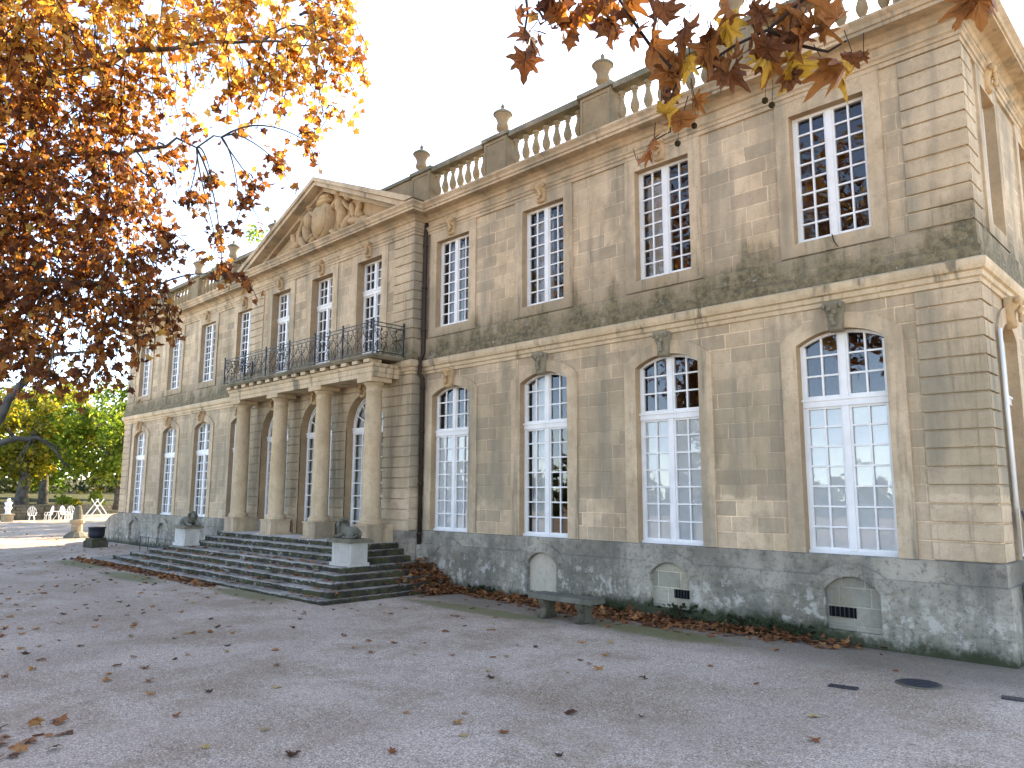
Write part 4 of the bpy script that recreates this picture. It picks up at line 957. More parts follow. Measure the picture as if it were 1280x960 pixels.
# the large plane tree whose boughs fill the upper left; trunk just outside the frame
BLOBS = [(9.14, -10.63, 8.81, 1.01), (9.05, -9.82, 9.36, 1.05), (9.74, -9.13, 9.18, 1.01), (10.55, -8.51, 9.1, 0.9), (11.33, -8.02, 8.97, 0.8), (11.9, -7.57, 8.86, 0.55), (12.16, -7.26, 8.58, 0.2), (11.05, -7.84, 8.41, 0.6), (10.24, -8.2, 8.39, 0.42), (11.64, -7.41, 8.35, 0.36), (11.43, -7.3, 7.9, 0.29), (11.19, -7.41, 7.59, 0.21), (11.99, -7.45, 9.26, 0.33), (8.3, -10.16, 8.09, 1.12), (9.11, -9.41, 8.21, 0.86), (7.91, -10.09, 7.09, 1.2), (8.68, -9.31, 7.16, 1.08), (9.47, -8.72, 7.24, 0.36), (7.61, -9.93, 6.04, 1.2), (8.39, -9.14, 6.18, 1.08), (8.92, -8.55, 6.2, 0.42), (7.91, -9.81, 4.99, 1.01), (8.47, -9.09, 5.21, 0.7), (8.9, -8.62, 5.48, 0.53), (8.88, -8.46, 5.13, 0.25), (8.48, -9.26, 4.43, 0.33), (7.73, -10.07, 4.23, 0.43), (8.27, -9.82, 4.02, 0.19), (10.94, -8.01, 6.71, 0.3), (10.76, -8.21, 6.51, 0.18), (11.04, -7.77, 7.18, 0.2), (9.81, -8.53, 7.84, 0.31), (9.61, -8.5, 6.82, 0.18), (10.48, -8.4, 5.99, 0.13), (10.4, -8.24, 5.51, 0.16), (10.51, -7.97, 5.48, 0.08), (8.69, -8.72, 4.67, 0.19), (8.51, -9.03, 4.15, 0.14), (10.1, -8.36, 7.03, 0.14), (8.38, -9.43, 4.12, 0.19), (7.84, -10.17, 4.45, 0.57), (7.33, -10.33, 5.24, 0.9), (7.21, -10.56, 6.89, 1.08), (7.74, -10.78, 8.32, 1.08), (8.24, -10.87, 9.36, 1.08), (6.9, -10.72, 5.89, 1.08),
         (9.6, -9.6, 10.6, 1.2), (10.8, -8.7, 10.4, 1.1), (8.4, -10.6, 10.9, 1.3), (6.2, -11.4, 8.0, 1.5), (5.4, -11.8, 6.5, 1.4), (6.0, -12.6, 9.8, 1.8), (4.0, -11.8, 9.0, 1.9)]
TOP = [(6, -13, 12.6, 2.6), (9, -14, 12.8, 2.4), (3, -13, 13.0, 2.5), (11.3, -14.2, 12.3, 2.0), (-.5, -13.3, 12.2, 2.4), (6, -13.3, 15.6, 2.6), (9.5, -15.5, 15.0, 2.2), (1.5, -14, 15.6, 2.4), (-3, -12.8, 11.0, 2.0), (4, -15.8, 12, 2.4)]
T1 = empty('plane_tree', (5.2, -12.0, 0)); tag(T1, 'big plane tree with rust and gold autumn leaves reaching in from the left', 'tree', 'plane trees on the forecourt')
T1o = Vector((5.2, -12.0, 0))
tk = MB(); tk.tube([(0, 0, 0), (.05, .05, .5), (.1, .1, 2.5), (.3, .2, 5.0)], [.62, .48, .42, .36], 14); tk.obj('trunk', M['bark'], T1, True)
hub = T1o + Vector((.3, .2, 5.0)); wood = MB(); tw = MB(); rusty = MB(); gold = MB()
LIMBS = [[(5.5, -11.8, 4.9), (6.8, -11.0, 7.6), (9.0, -9.9, 8.6), (10.6, -8.7, 8.9), (11.7, -7.7, 8.8)], [(5.5, -11.8, 4.9), (6.5, -11.1, 6.6), (7.9, -10.1, 7.4), (9.2, -9.1, 7.6), (10.2, -8.3, 7.7)],
         [(5.5, -11.8, 4.9), (6.3, -11.2, 5.5), (7.4, -10.2, 5.7), (8.4, -9.3, 5.6), (8.9, -8.7, 5.5)], [(5.5, -11.8, 4.9), (6.0, -11.6, 8.0), (7.5, -10.9, 9.8), (9.2, -9.7, 10.3), (10.6, -8.8, 10.2)], [(5.5, -11.8, 4.9), (5.2, -12.2, 7.5), (5.0, -12.2, 10.5)]]
nodes = []
for L in LIMBS:
    pts = []
    for i in range(len(L) - 1):
        for k in range(5):
            t = k / 5; p0, p1, p2, p3 = [Vector(L[max(0, min(len(L) - 1, j))]) for j in (i - 1, i, i + 1, i + 2)]
            pts.append(.5 * ((2 * p1) + (p2 - p0) * t + (2 * p0 - 5 * p1 + 4 * p2 - p3) * t * t + (3 * p1 - p0 - 3 * p2 + p3) * t ** 3) + Vector((random.gauss(0, .05), random.gauss(0, .05), random.gauss(0, .05))))
    pts.append(Vector(L[-1])); m_ = len(pts); rad = [.08 * (1 - i / m_) ** 1.2 + .008 for i in range(m_)]
    wood.tube([p - T1o for p in pts], rad, 8); nodes += pts[3:]
for bx, by, bz, br_ in BLOBS:
    c = Vector((bx, by, bz)); nd = min(nodes, key=lambda p: (p - c).length + (0 if p.z > bz else .8))
    mid = (nd + c) / 2 + Vector((random.gauss(0, .15), random.gauss(0, .15), .35))
    if (nd - c).length > .3: wood.tube([p - T1o for p in bez(nd, mid, c)], [.017 - .0013 * i for i in range(9)], 5)
    nt = max(3, int(27 * br_ * br_ + 4 * br_)) if bz < 10 and bx > 6.5 else int(9 * br_ * br_)
    for t in range(nt):
        d = Vector((random.gauss(0, 1), random.gauss(0, 1), random.gauss(0, 1))).normalized() * br_ * random.random() ** .45
        s0 = c + d + Vector((0, 0, .25 * min(br_, .8))); ln = random.uniform(.35, .95) * min(1, .35 + br_)
        e0 = s0 + Vector((random.gauss(0, .22), random.gauss(0, .22), -ln)); b0 = c + d * .5 + Vector((0, 0, .3 * br_))
        pts = bez(b0, s0 + Vector((0, 0, .15)), e0, 7)
        tw.tube([p - T1o for p in pts], [.011, .010, .009, .008, .007, .006, .005, .004], 4)
        nl = int(9 + 16 * ln * min(1, .6 + br_))
        for k in range(nl):
            u = random.uniform(.15, 1.0) * 7; i = min(6, int(u)); p = pts[i].lerp(pts[i + 1], u - i) + Vector((random.gauss(0, .07), random.gauss(0, .07), random.gauss(0, .05)))
            sunny = p.z + .35 * (p.x - 9) + random.gauss(0, .55)  # sunlight put into leaf colour: golden high and right, rust in the shaded part
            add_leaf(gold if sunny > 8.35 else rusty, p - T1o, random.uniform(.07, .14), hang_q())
for bx, by, bz, br_ in TOP:
    c = Vector((bx, by, bz)); nd = min(nodes, key=lambda p: (p - c).length); wood.tube([p - T1o for p in bez(nd, (nd + c) / 2 + Vector((0, 0, .5)), c)], [.06 - .005 * i for i in range(9)], 6)
    cl_ = [c + Vector((random.gauss(0, .5), random.gauss(0, .5), random.gauss(0, .42))) * br_ for _ in range(13)]
    for k in range(620):
        p = random.choice(cl_) + Vector((random.gauss(0, .26), random.gauss(0, .26), random.gauss(0, .26))) * br_ * .62
        add_leaf(rusty if random.random() < .7 else gold, p - T1o, random.uniform(.14, .25), hang_q())
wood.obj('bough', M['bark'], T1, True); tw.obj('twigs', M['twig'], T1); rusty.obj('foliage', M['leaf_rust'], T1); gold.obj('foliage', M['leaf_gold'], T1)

# the plane tree behind the viewpoint, its low branch hanging into the top right
T2o = Vector((25.0, -15.5, 0)); T2 = empty('plane_tree', T2o); tag(T2, 'plane tree whose low branch of large orange leaves hangs into the upper right', 'tree', 'plane trees on the forecourt')
tk = MB(); tk.tube([(0, 0, 0), (0, 0, .5), (-.1, .1, 2.5), (-.3, .3, 4.6)], [.55, .44, .38, .3], 14); tk.obj('trunk', M['bark'], T2, True)
wood = MB(); wood.tube([p - T2o for p in bez((24.7, -15.2, 4.5), (23.2, -12.9, 6.6), (20.6, -10.35, 5.4), 10)], [.17 - .014 * i for i in range(11)], 8)
wood.tube([p - T2o for p in bez((22.9, -13.2, 5.7), (20.0, -10.2, 7.6), (16.0, -7.2, 7.75), 10)], [.09 - .007 * i for i in range(11)], 8)
wood.tube([p - T2o for p in bez((22.9, -13.2, 5.7), (20.6, -12.0, 6.2), (18.75, -10.7, 4.9), 10)], [.05 - .0042 * i for i in range(11)], 6)
wood.obj('bough', M['bark'], T2, True)
tw = MB()
BR = [[(20.6, -10.35, 5.4), (20.03, -10.08, 4.62), (19.85, -10.02, 4.47), (19.69, -10.02, 4.38), (19.56, -10.04, 4.31), (19.43, -10.08, 4.28), (19.3, -10.11, 4.23), (19.2, -10.15, 4.2), (19.13, -10.14, 4.1), (19.11, -10.09, 4.0), (19.03, -10.12, 3.97)],
      [(19.56, -10.04, 4.31), (19.65, -9.95, 4.24), (19.74, -9.89, 4.2), (19.80, -9.85, 4.24)], [(19.2, -10.15, 4.2), (19.14, -10.27, 4.31), (19.1, -10.36, 4.42), (19.0, -10.5, 4.7), (18.9, -10.6, 4.95)],
      [(18.75, -10.7, 4.9), (18.76, -10.67, 4.6), (18.77, -10.66, 4.46), (18.73, -10.64, 4.38)], [(20.6, -10.35, 5.4), (20.4, -10.0, 4.7), (20.24, -9.78, 4.27)]]
for L in BR: tw.tube([Vector(p) - T2o for p in L], [.009 - .006 * i / len(L) for i in range(len(L))], 5)
def near_leaf(x, y, z, r_, mat, n_=1, sc=1.0):
    for k in range(n_):
        wd_ = random.uniform(.62, 1.0); mb = MB(); p = Vector((x, y, z + r_ * .75)) + Vector((random.gauss(0, .03), random.gauss(0, .03), random.gauss(0, .02))) - T2o
        d = Vector((random.gauss(0, .35), random.gauss(0, .35), -1)).normalized(); q_ = d.to_track_quat('Y', 'Z')
        face = Vector((CAM.x - x, CAM.y - y, 0)).normalized(); q_ = q_ @ Quaternion((0, 1, 0), random.uniform(-.8, .8) + (0 if (q_ @ Vector((0, 0, 1))).dot(face) > 0 else pi))
        add_leaf(mb, p, r_ * 1.6 * sc, q_, [(x_ * wd_, y_) for x_, y_ in OUT], random.uniform(-.2, 1.1), random.choice((-1, 1)) * random.uniform(.4, 2.2))
        tw.tube([p + Vector((random.gauss(0, .015), random.gauss(0, .015), random.uniform(.04, .09))), p, p + (q_ @ Vector((0, r_ * .5, 0)))], [.0025, .0022, .0012], 4)
        mb.obj('leaf', mat, T2)
NEAR = [(18.73, -10.64, 4.36, .1, 'd'), (18.72, -10.63, 4.29, .085, 'd'), (18.77, -10.66, 4.42, .045, 'd'), (19.04, -10.44, 4.43, .054, 'd'), (19.15, -10.36, 4.43, .085, 'o'), (19.2, -10.24, 4.31, .115, 'o'), (19.2, -10.17, 4.22, .1, 'o'), (19.09, -10.22, 4.18, .1, 'o'), (19.26, -10.16, 4.25, .092, 'y'), (19.32, -10.14, 4.27, .115, 'o'), (19.41, -10.13, 4.33, .1, 'y'), (19.39, -10.04, 4.17, .085, 'd'), (19.48, -10.01, 4.2, .1, 'y'), (19.51, -9.96, 4.15, .092, 'o'), (19.59, -9.95, 4.18, .1, 'y'), (19.61, -10.04, 4.34, .085, 'o'), (19.66, -9.97, 4.25, .085, 'd'), (19.74, -9.93, 4.25, .115, 'o'), (19.79, -9.93, 4.28, .1, 'o'), (19.72, -9.86, 4.12, .115, 'o'), (19.77, -9.82, 4.08, .092, 'y'), (20.22, -9.78, 4.22, .1, 'o'), (20.24, -9.77, 4.24, .09, 'o'), (19.02, -10.11, 3.93, .092, 'o'), (19.14, -10.07, 4.0, .085, 'o'), (18.94, -10.15, 3.9, .031, 'd'), (19.84, -9.82, 4.12, .031, 'd'), (19.13, -10.14, 4.1, .054, 'd'), (19.48, -10.13, 4.38, .069, 'd'), (19.36, -10.2, 4.39, .069, 'o'), (19.65, -9.88, 4.12, .077, 'd'), (19.64, -9.99, 4.29, .069, 'd'), (19.24, -10.29, 4.41, .092, 'd'), (19.56, -10.08, 4.35, .077, 'd'), (19.69, -10.03, 4.37, .077, 'd'),
        (19.3, -10.2, 4.33, .1, 'd'), (19.15, -10.2, 4.25, .09, 'o'), (19.42, -10.06, 4.24, .09, 'o'), (19.1, -10.3, 4.3, .085, 'd'), (19.08, -10.38, 4.4, .1, 'o'), (18.98, -10.48, 4.5, .08, 'd'), (19.05, -10.16, 4.05, .08, 'y'), (19.55, -9.99, 4.22, .09, 'd'), (19.18, -10.33, 4.37, .08, 'd'),
        (19.16, -10.22, 4.36, .07, 'd'), (19.22, -10.19, 4.36, .08, 'o'), (19.27, -10.13, 4.2, .07, 'd'), (19.12, -10.16, 4.16, .07, 'd'), (19.33, -10.1, 4.32, .075, 'd'), (19.46, -10.03, 4.28, .07, 'o'), (19.62, -9.97, 4.3, .08, 'd'), (19.7, -9.92, 4.29, .08, 'o'), (19.07, -10.4, 4.33, .06, 'd'), (19.0, -10.44, 4.4, .07, 'o'), (19.5, -9.99, 4.3, .07, 'y'), (19.36, -10.07, 4.17, .06, 'd'), (19.17, -10.1, 4.08, .06, 'o'), (19.78, -9.88, 4.16, .06, 'd')]
M['leaf_near_d'] = leaf_mat('near_dark_leaves', [(0, (.06, .025, .015)), (.5, (.13, .05, .024)), (1, (.22, .085, .026))], .3)
for x, y, z, r_, c in NEAR: near_leaf(x, y, z, r_, M[{'d': 'leaf_near_d', 'o': 'leaf_near', 'y': 'leaf_near_y'}[c]])
for p in ((19.48, -9.93, 4.07), (19.5, -9.91, 4.05), (19.2, -10.06, 4.04), (19.2, -10.04, 4.015), (19.12, -10.05, 3.955)):
    p = Vector(p) - T2o; MB().ell(p, (.014, .014, .014), 12, 8, None, .06).obj('seed_ball', M['seed'], T2, True); tw.tube([p, p + Vector((.01, .0, .09)), p + Vector((.0, .0, .17))], .0015, 4)
tw.obj('twigs', M['twig'], T2)
fol = MB()
for bx, by, bz, br_, nl in [(15.94, -7.27, 7.54, .27, 46), (16.03, -7.05, 7.38, .13, 12), (16.22, -7.01, 7.5, .19, 24), (16.68, -7.21, 7.27, .2, 16), (16.65, -7.11, 7.11, .09, 5), (16.6, -7.4, 7.8, .4, 60), (17.5, -7.6, 8.0, .5, 60)] + [(22 + random.uniform(-4, 6), -15 + random.uniform(-4, 3), random.uniform(6.5, 11), 1.6, 170) for _ in range(16)]:
    for k in range(nl):
        p = Vector((bx, by, bz)) + Vector((random.gauss(0, .55), random.gauss(0, .55), random.gauss(0, .55))) * br_
        add_leaf(fol, p - T2o, random.uniform(.11, .2), hang_q())
fol.obj('foliage', M['leaf_rust'], T2)

# plane trees further along the forecourt, seen mirrored in the panes
def crown_mesh(name, mat, R, n_, leaf, squash=.8, clumps=42, rs=.3, seed=1, thin=0.0):
    rnd = random.Random(seed); mb = MB(); cs = []
    for k in range(clumps):
        while True:
            v = Vector((rnd.uniform(-1, 1), rnd.uniform(-1, 1), rnd.uniform(-1, 1)))
            if .25 < v.length < 1: break
        cs.append((Vector((v.x * R, v.y * R, v.z * R * squash)), R * rs * rnd.uniform(.6, 1.25)))
    st = random.getstate(); random.seed(seed)
    for k in range(n_):
        c, r_ = cs[k % clumps]; d = Vector((random.gauss(0, 1), random.gauss(0, 1), random.gauss(0, .8))).normalized() * r_ * random.random() ** .4
        add_leaf(mb, c + d, leaf * random.uniform(.6, 1.3), rand_q())
    random.setstate(st); return mb.mesh(name, mat), cs
def tree(x, y, cz, R, crown, cs, bark, label, group, lean=0.0, tr=.3, name='tree', rz=0.0):
    t = empty(name, (x, y, .0), rz); tag(t, label, 'tree', group)
    z0 = 0 if x > -50 else .9
    tk = MB(); tk.tube([(0, 0, z0 - .3), (.05, 0, z0 + .6), (lean * .4, .1, cz * .45), (lean, .1, cz)], [tr * 1.25, tr, tr * .8, tr * .3], 10); 
    for c, r_ in cs[::3]: tk.tube(bez((lean * .4, .1, cz * (.4 + .3 * random.random())), (c.x * .3, c.y * .3, cz + c.z * .2), (c.x, c.y, cz + c.z)), [tr * .35 * (1 - .1 * i) + .01 for i in range(9)], 6)
    tk.obj('trunk', bark, t, True); put(crown, 'crown', t, (0, 0, cz)); return t
cr_o, cs_o = crown_mesh('crown', M['leaf_rust'], 6.4, 9000, .34, .95, 54, .27, 5)
for i, (x, y) in enumerate(((13.5, -22.5),)):
    tree(x, y, 12.0, 6.4, cr_o, cs_o, M['bark'], 'rust leaved plane tree along the forecourt mirrored in the window panes', 'plane trees on the forecourt', .3, .4, 'plane_tree', i * 1.3)

# background trees on the bank
cr_g, cs_g = crown_mesh('crown', M['leaf_green'], 5.6, 7600, .34, .8, 46, .28, 7)
cr_l, cs_l = crown_mesh('crown', M['leaf_lime'], 5.2, 8000, .34, .85, 40, .28, 9)
cr_t, cs_t = crown_mesh('crown', M['leaf_green'], 5.0, 3000, .3, .9, 30, .24, 13)
GB = 'green trees on the grass bank'
tree(-64, 6.2, 8.2, 5.6, cr_l, cs_l, M['bark'], 'yellow green tree on the bank with a dark stout trunk at the left edge', GB, .4, .6, 'broadleaf_tree', .3)
tree(-60, 13.6, 8.0, 5.6, cr_g, cs_g, M['bark'], 'bright green tree on the bank behind the garden furniture', GB, -.3, .4, 'broadleaf_tree', 1.0)
tree(-72, 20.5, 8.4, 5.6, cr_g, cs_g, M['bark'], 'green tree beside the far left corner of the chateau', GB, .3, .5, 'broadleaf_tree', 2.2)
tree(-76, 11.0, 10.5, 5.2, cr_l, cs_l, M['bark'], 'tall lime tinted tree rising behind the front row of trees', GB, 0, .5, 'broadleaf_tree', 2.9)
tree(-80, 1.0, 8.5, 5.6, cr_g, cs_g, M['bark'], 'dark green tree far back at the left edge', GB, .2, .45, 'broadleaf_tree', 4.1)
tree(-88, 24.5, 9.0, 5.6, cr_l, cs_l, M['bark'], 'distant green tree showing in the gap by the chateau corner', GB, 0, .45, 'broadleaf_tree', 5.0)
tree(-92, 15.0, 7.5, 5.2, cr_g, cs_g, M['bark'], 'distant yellowing tree between the nearer trunks', GB, 0, .45, 'broadleaf_tree', 5.6)
tree(-96, 5.0, 7.5, 5.2, cr_g, cs_g, M['bark'], 'distant dark tree showing under the left crowns', GB, 0, .45, 'broadleaf_tree', .9)
for i_, (x_, y_) in enumerate(((-34, 13), (-45, 17.5))): tree(x_, y_, 8.0, 4.6, cr_g, cs_g, M['bark'], 'green tree hidden behind the far end of the chateau, its shade striping the gravel', 'shade trees behind the chateau', 0, .4, 'broadleaf_tree', i_ * 2.0)
# wooded edge of the park: on the far bank and behind the viewpoint, mirrored in the low panes
wd = MB(); rw = random.getstate(); random.seed(21)
for k in range(5200):
    x = random.uniform(-130, -112); y = random.uniform(-25, 60); z = 2.0 + 9.5 * random.random() ** 1.3 * (.7 + .3 * sin(y * .31) + .2 * sin(y * .83)); add_leaf(wd, (x, y, z), random.uniform(.5, 1.1), rand_q())
for k in range(7000):
    x = random.uniform(-90, 60); y = random.uniform(-66, -60) ; z = 7 * random.random() ** 1.2 * (.75 + .25 * sin(x * .27) + .15 * sin(x * .71)); add_leaf(wd, (x, y, z), random.uniform(.6, 1.3), rand_q())
random.setstate(rw)
o = wd.obj('woodland', M['leaf_wood']); o['kind'] = 'stuff'; o['label'] = 'dark wooded edge of the park far behind the trees'; o['category'] = 'woodland'
tb = tree(-31.5, 13.5, 19.0, 5.0, cr_t, cs_t, M['bark'], 'thin yellow green treetop rising behind the roof left of the pediment', None, .3, .35, 'broadleaf_tree', .4)
for o in tb.children:
    if o.name.startswith('crown'): o.scale = (.75, .75, .75)

# bare pale limb of another tree, in front of the green trees
T3o = Vector((-12.2, -8.6, 0)); T3 = empty('pale_tree', T3o); tag(T3, 'pale grey nearly bare limbs crossing in front of the green trees at left', 'tree')
tk = MB(); tk.tube([(0, 0, 0), (.1, .1, .6), (.5, .5, 2.2), (1.0, .9, 3.4)], [.5, .4, .33, .27], 12); tk.obj('trunk', M['palebark'], T3, True)
lb = MB()
def limb(pts, r0, r1):
    pts = [Vector(p) for p in pts]; pts = [q_ for a_, b_ in zip(pts[:-1], pts[1:]) for q_ in (a_, a_.lerp(b_, .5) + Vector((random.gauss(0, .06), random.gauss(0, .06), random.gauss(0, .06))) * min(1, r0 * 6))] + [pts[-1]]
    lb.tube([Vector(p) - T3o for p in pts], [r0 + (r1 - r0) * i / (len(pts) - 1) for i in range(len(pts))], 8)
limb([(-11.2, -7.7, 3.4), (-10.61, -7.06, 4.3), (-10.4, -6.52, 5.59), (-10.12, -5.81, 6.65), (-9.95, -5.47, 7.26), (-9.77, -5.38, 8.14), (-9.6, -5.2, 8.9)], .2, .05)
limb([(-10.12, -5.81, 6.65), (-10.1, -5.95, 7.0), (-10.06, -6.2, 7.6), (-10.0, -6.5, 8.3)], .12, .04); limb([(-9.95, -5.47, 7.26), (-9.8, -5.0, 7.4), (-9.68, -4.57, 7.49), (-9.5, -4.0, 7.55)], .09, .02)
limb([(-11.2, -7.7, 3.4), (-8.9, -7.3, 3.75), (-8.48, -6.57, 4.14), (-8.35, -6.03, 4.2), (-8.23, -5.42, 3.75), (-8.1, -5.0, 3.2)], .12, .03)
for k in range(60):
    b = random.choice([(-10.1, -5.8, 6.7), (-9.9, -5.4, 7.3), (-9.6, -4.5, 7.5), (-8.4, -6.1, 4.2), (-10.3, -6.3, 6.0), (-10.0, -6.4, 8.0)]); e = Vector(b) + Vector((random.gauss(0, .6), random.gauss(0, .6), random.uniform(-1.3, .8)))
    limb(bez(b, (Vector(b) + e) / 2 + Vector((0, 0, .25)), e, 5), .018, .005)
lb.obj('bough', M['palebark'], T3, True)

# ------------------------------------------------------------------ far garden: wall, furniture, statue
def rough_wall(pts, h, th, mat, name, label):
    mb = MB(); rnd = random.Random(len(label)); (x0, y0), (x1, y1) = pts; L = sqrt((x1 - x0) ** 2 + (y1 - y0) ** 2); dx, dy = (x1 - x0) / L, (y1 - y0) / L; z = 0
    while z < h - .05:
        hh = min(rnd.uniform(.22, .36), h - z); s_ = 0
        while s_ < L - .1:
            w_ = min(rnd.uniform(.35, .8), L - s_); d = rnd.uniform(-.04, .04); cxx, cyy = x0 + dx * (s_ + w_ / 2), y0 + dy * (s_ + w_ / 2)
            b = MB().box(-w_ / 2 + .01, w_ / 2 - .01, -th / 2 - d, th / 2, z, z + hh - .012).xf(lambda p: Vector((cxx + p.x * dx - p.y * dy, cyy + p.x * dy + p.y * dx, p.z)))
            mb.add(b.v, b.f); s_ += w_
        z += hh
    return tag(mb.obj(name, mat, bevel=.025), label, 'wall')
rough_wall([(-52.9, -6), (-52.9, 7.2)], 1.25, .5, M['garden'], 'garden_wall', 'low dark rubble garden wall behind the white chairs')
rough_wall([(-70.0, 9.6), (-70.0, 24)], 1.05, .5, M['tan'], 'retaining_wall', 'low tan stone wall beyond the sunlit gravel near the chateau corner')
def chair():
    c = empty('garden_chair'); s_ = MB(); s_.lathe([(.24, .42), (.25, .45), (.02, .45)], n=16); s_.obj('seat', M['furniture'], c)
    for k in range(4):
        a = pi / 4 + k * pi / 2; MB().tube([(.17 * cos(a), .17 * sin(a), .44), (.25 * cos(a), .25 * sin(a), 0)], .025, 6).obj('leg', M['furniture'], c)
    b = MB(); b.tube([(-.22, .2, .44), (-.26, .27, .8), (-.14, .3, 1.02), (0, .31, 1.08), (.14, .3, 1.02), (.26, .27, .8), (.22, .2, .44)], .025, 6)
    for x in (-.12, 0, .12): b.tube([(x, .22, .45), (x, .3, 1.02)], .02, 6)
    b.tube([(-.24, .24, .62), (-.27, -.1, .64), (-.2, -.15, .44)], .02, 6); b.tube([(.24, .24, .62), (.27, -.1, .64), (.2, -.15, .44)], .02, 6)
    b.obj('backrest', M['furniture'], c); return c
c0 = chair(); CG = 'white garden chairs by the rubble wall'
for i, (x, y, a, lab) in enumerate(((-48.6, 3.6, -1.9, 'white garden chair standing before the dark rubble wall'), (-49.4, 4.9, -.6, 'white garden chair left of the small white table'), (-51.0, 6.9, 1.0, 'white garden chair right of the small white table'), (-49.9, 6.3, 2.2, 'white garden chair turned with its back to the chateau'))):
    o = c0 if i == 0 else copy_tree(c0); o.location = (x, y, 0); o.rotation_euler = (0, 0, a); o.scale = (1.1,) * 3; tag(o, lab, 'chair', CG)
tb_ = empty('garden_table', (-50.4, 5.9, 0)); tag(tb_, 'small round white metal table among the garden chairs', 'table')
MB().lathe([(.5, .72), (.52, .74), (.5, .76), (.02, .76)], n=20).obj('tabletop', M['furniture'], tb_)
for k in range(3):
    a = k * 2.1; MB().tube([(.06 * cos(a), .06 * sin(a), .73), (.12 * cos(a), .12 * sin(a), .4), (.38 * cos(a), .38 * sin(a), 0)], .025, 6).obj('leg', M['furniture'], tb_)
pg = empty('white_trestle', (-51.6, 9.2, 0)); tag(pg, 'bright white folding frame of slanting bars beside the garden table', 'frame')
for s in (-1, 1):
    for dx in (-.7, .7): MB().tube([(dx, s * .9, 0), (dx, -s * .3, 1.75)], .045, 6).obj('leg', M['furniture'], pg)
MB().tube([(-.9, 0, 1.2), (.9, 0, 1.2)], .04, 6).obj('crossbar', M['furniture'], pg)
sp_ = MB(); sp_.box(-.35, .35, -.35, .35, 0, .5); sp_.box(-.42, .42, -.42, .42, .5, .6); o = sp_.obj('statue_plinth', M['tan'], None, bevel=.02, loc=(-49.6, 2.15, 0)); tag(o, 'small tan stone plinth under the white figure', 'plinth')
su = MB().lathe([(.22, 0), (.24, .06), (.16, .12), (.2, .35), (.28, .5), (.17, .62), (.24, .78), (.3, .86), (.22, .92), (.1, .98), (.13, 1.08), (.1, 1.2), (.01, 1.24)], n=14).obj('garden_figure', M['furniture'], None, True, loc=(-49.6, 2.15, .6)); tag(su, 'white garden ornament standing on a small plinth at the left edge', 'ornament')
def shrub(x, y, z, r_, label, mat):
    me, _ = crown_mesh('foliage', mat, r_, 900, .14, .8, 14, .4, int(abs(x * 7))); s_ = empty('shrub', (x, y, z)); tag(s_, label, 'shrub', 'shrubs on the bank'); put(me, 'foliage', s_, (0, 0, r_ * .6)); MB().tube([(0, 0, -.2), (0, 0, r_ * .6)], .05, 6).obj('stem', M['bark'], s_)
shrub(-60, 8.9, .95, .75, 'dark round shrub on the bank behind the white frame', M['leaf_green']); shrub(-66, 13.6, 1.1, .9, 'dark shrub on the bank at the foot of the green tree', M['leaf_green']); shrub(-60.5, 9.9, .95, .5, 'small yellow shrub beside the dark round one', M['leaf_lime'])

# ------------------------------------------------------------------ fallen leaves
def flat_leaf(mat, seed):
    random.seed(seed); mb = MB(); add_leaf(mb, (0, -.35, .02), 1.0, Quaternion((1, 0, 0, 0)), OUT, random.uniform(-.5, .1), random.uniform(-.5, .1))
    mn = min(v[2] for v in mb.v); mb.v = [(x, y, z - mn) for x, y, z in mb.v]; return mb.mesh('fallen_leaf', mat)
KIN = [('leaf_dry_r', 'russet brown fallen plane leaf lying flat on the grey gravel'), ('leaf_dry_o', 'orange fallen plane leaf lying on the grey gravel'), ('leaf_dry_b', 'dark brown shrivelled plane leaf lying on the gravel'), ('leaf_dry_y', 'pale straw coloured plane leaf lying on the gravel')]
LM = [[flat_leaf(M[m], 100 * i + k) for k in range(4)] for i, (m, _) in enumerate(KIN)]
random.seed(77)
cnt = 0
while cnt < 250:
    x, y = random.uniform(-2, 20.5), random.uniform(-10.5, -.6)
    if random.random() > .3 + .7 * max(0, min(1, (16 - x) / 10)): continue
    if x < 6.8 and y > -4.1 and x > -6.8: continue
    i = random.choices(range(4), (5, 3, 2.5, 1.2))[0]; s_ = random.uniform(.07, .125)
    o = put(random.choice(LM[i]), 'fallen_leaf', None, (x, y, .003), random.uniform(0, 6.28)); o.scale = (s_, s_ * random.uniform(.75, 1.1), s_ * random.uniform(.5, 1.1))
    tag(o, KIN[i][1], 'leaf', KIN[i][0].replace('leaf_dry_r', 'russet').replace('leaf_dry_o', 'orange').replace('leaf_dry_b', 'dark brown').replace('leaf_dry_y', 'straw') + ' leaves scattered on the gravel'); cnt += 1
dr = MB()
def litter(x, y, z, tilt=.5, s_=None):
    q_ = Quaternion((0, 0, 1), random.uniform(0, 6.28)) @ Quaternion((1, 0, 0), random.gauss(0, tilt)); add_leaf(dr, (x, y, z), s_ or random.uniform(.07, .15), q_, SIMPLE)
for k in range(2300):                             # drift along the foot of the wall
    x = random.triangular(5.6, 16.6, 11.0); w_ = .16 + .28 * max(0, 1 - abs(x - 11.5) / 5.5); y = -.12 - abs(random.gauss(0, w_)); litter(x, y, .01 + random.random() * max(0, .12 * (1 + y / .8)))
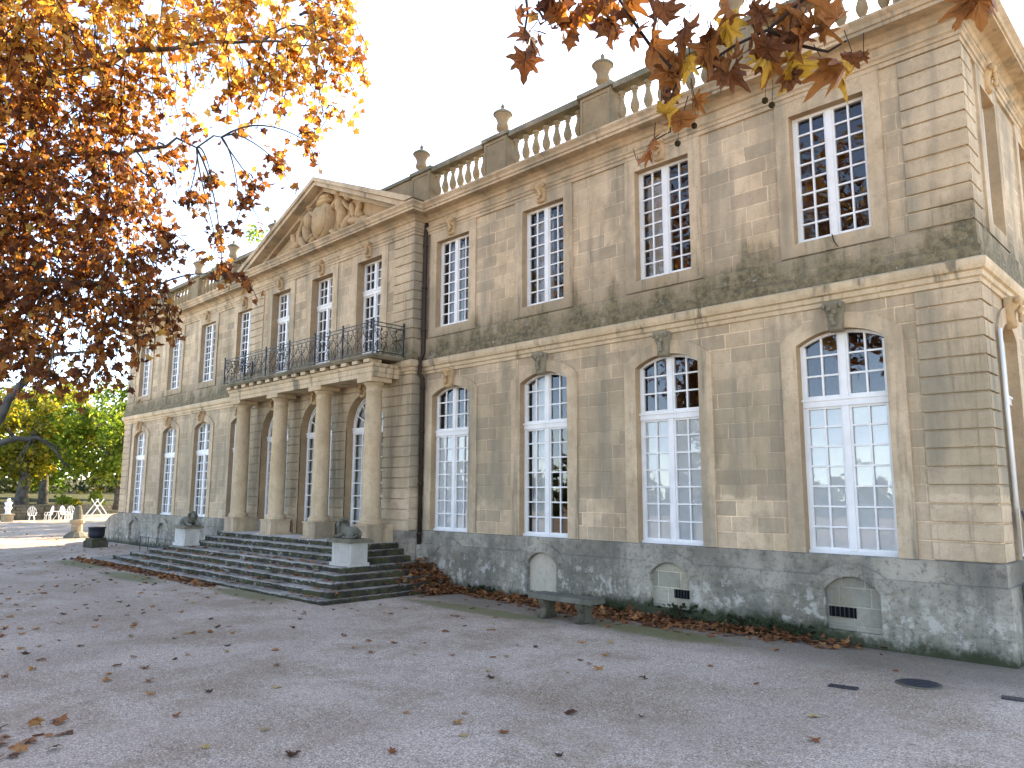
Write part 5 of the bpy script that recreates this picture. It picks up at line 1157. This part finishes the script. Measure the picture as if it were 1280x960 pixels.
for k in range(1000):                              # heap in the corner by the steps
    t = random.random() ** .7; a = random.random(); x = 5.2 + 1.6 * t; y = -.15 - abs(random.gauss(0, .5)); zst = 0
    for hx, yf, z in STEPS:
        if x < hx: zst = z
    litter(x, y, zst + random.random() * .12)
for k in range(750): x = random.uniform(-9.5, 1.5); litter(x, -4.0 - abs(random.gauss(0, .2)) + .03 * x * 0, .01 + random.random() * .05)
for k in range(420):
    hx, yf, z = random.choice(STEPS[:5]); litter(random.uniform(-hx, hx), yf + random.uniform(.1, .3), z + .02, .3)
for k in range(160): litter(random.uniform(-8, -5), -1.2 - abs(random.gauss(0, .5)), .02 + .05 * random.random())
for k in range(520): litter(random.uniform(-34, -3), random.uniform(-8, -.5), .012, .25)
for k in range(40): litter(random.gauss(11.9, .4), random.gauss(-10.75, .3), .012 + .02 * random.random(), .3)
o = dr.obj('leaf_litter', M['leaf_dry']); o['kind'] = 'stuff'; o['label'] = 'drifts of dry rust brown leaves at the foot of wall and steps'; o['category'] = 'leaf litter'
# weeds at the foot of the wall
for i, (x, n_, h_, lab) in enumerate(((10.9, 60, .22, 'low dark weeds behind the stone bench'), (12.9, 90, .32, 'dark leafy weed clump under the left grated cellar arch'), (14.1, 80, .26, 'dark weed clump between the two grated cellar arches'), (15.0, 60, .24, 'small dark weed clump left of the right grated arch'), (7.4, 90, .22, 'low mossy weeds beside the leaf heap at the steps'))):
    mb = MB(); st = MB()
    for k in range(n_):
        p = Vector((random.gauss(0, .3), -.14 - abs(random.gauss(0, .07)), random.random() * h_ * (1 - min(.8, 0)))); add_leaf(mb, p, random.uniform(.05, .1), rand_q())
    st.tube([(-.55, -.14, .004), (.55, -.14, .004)], .008, 4)
    for k in range(7): xx = max(-.5, min(.5, random.gauss(0, .2))); st.tube([(xx, -.14, 0), (xx + random.gauss(0, .05), -.16, h_)], .006, 4)
    w = empty('weed_clump', (x, 0, 0)); tag(w, lab, 'weeds', 'weeds at the foot of the wall'); mb.obj('leaves', M['weed'], w); st.obj('stems', M['twig'], w)
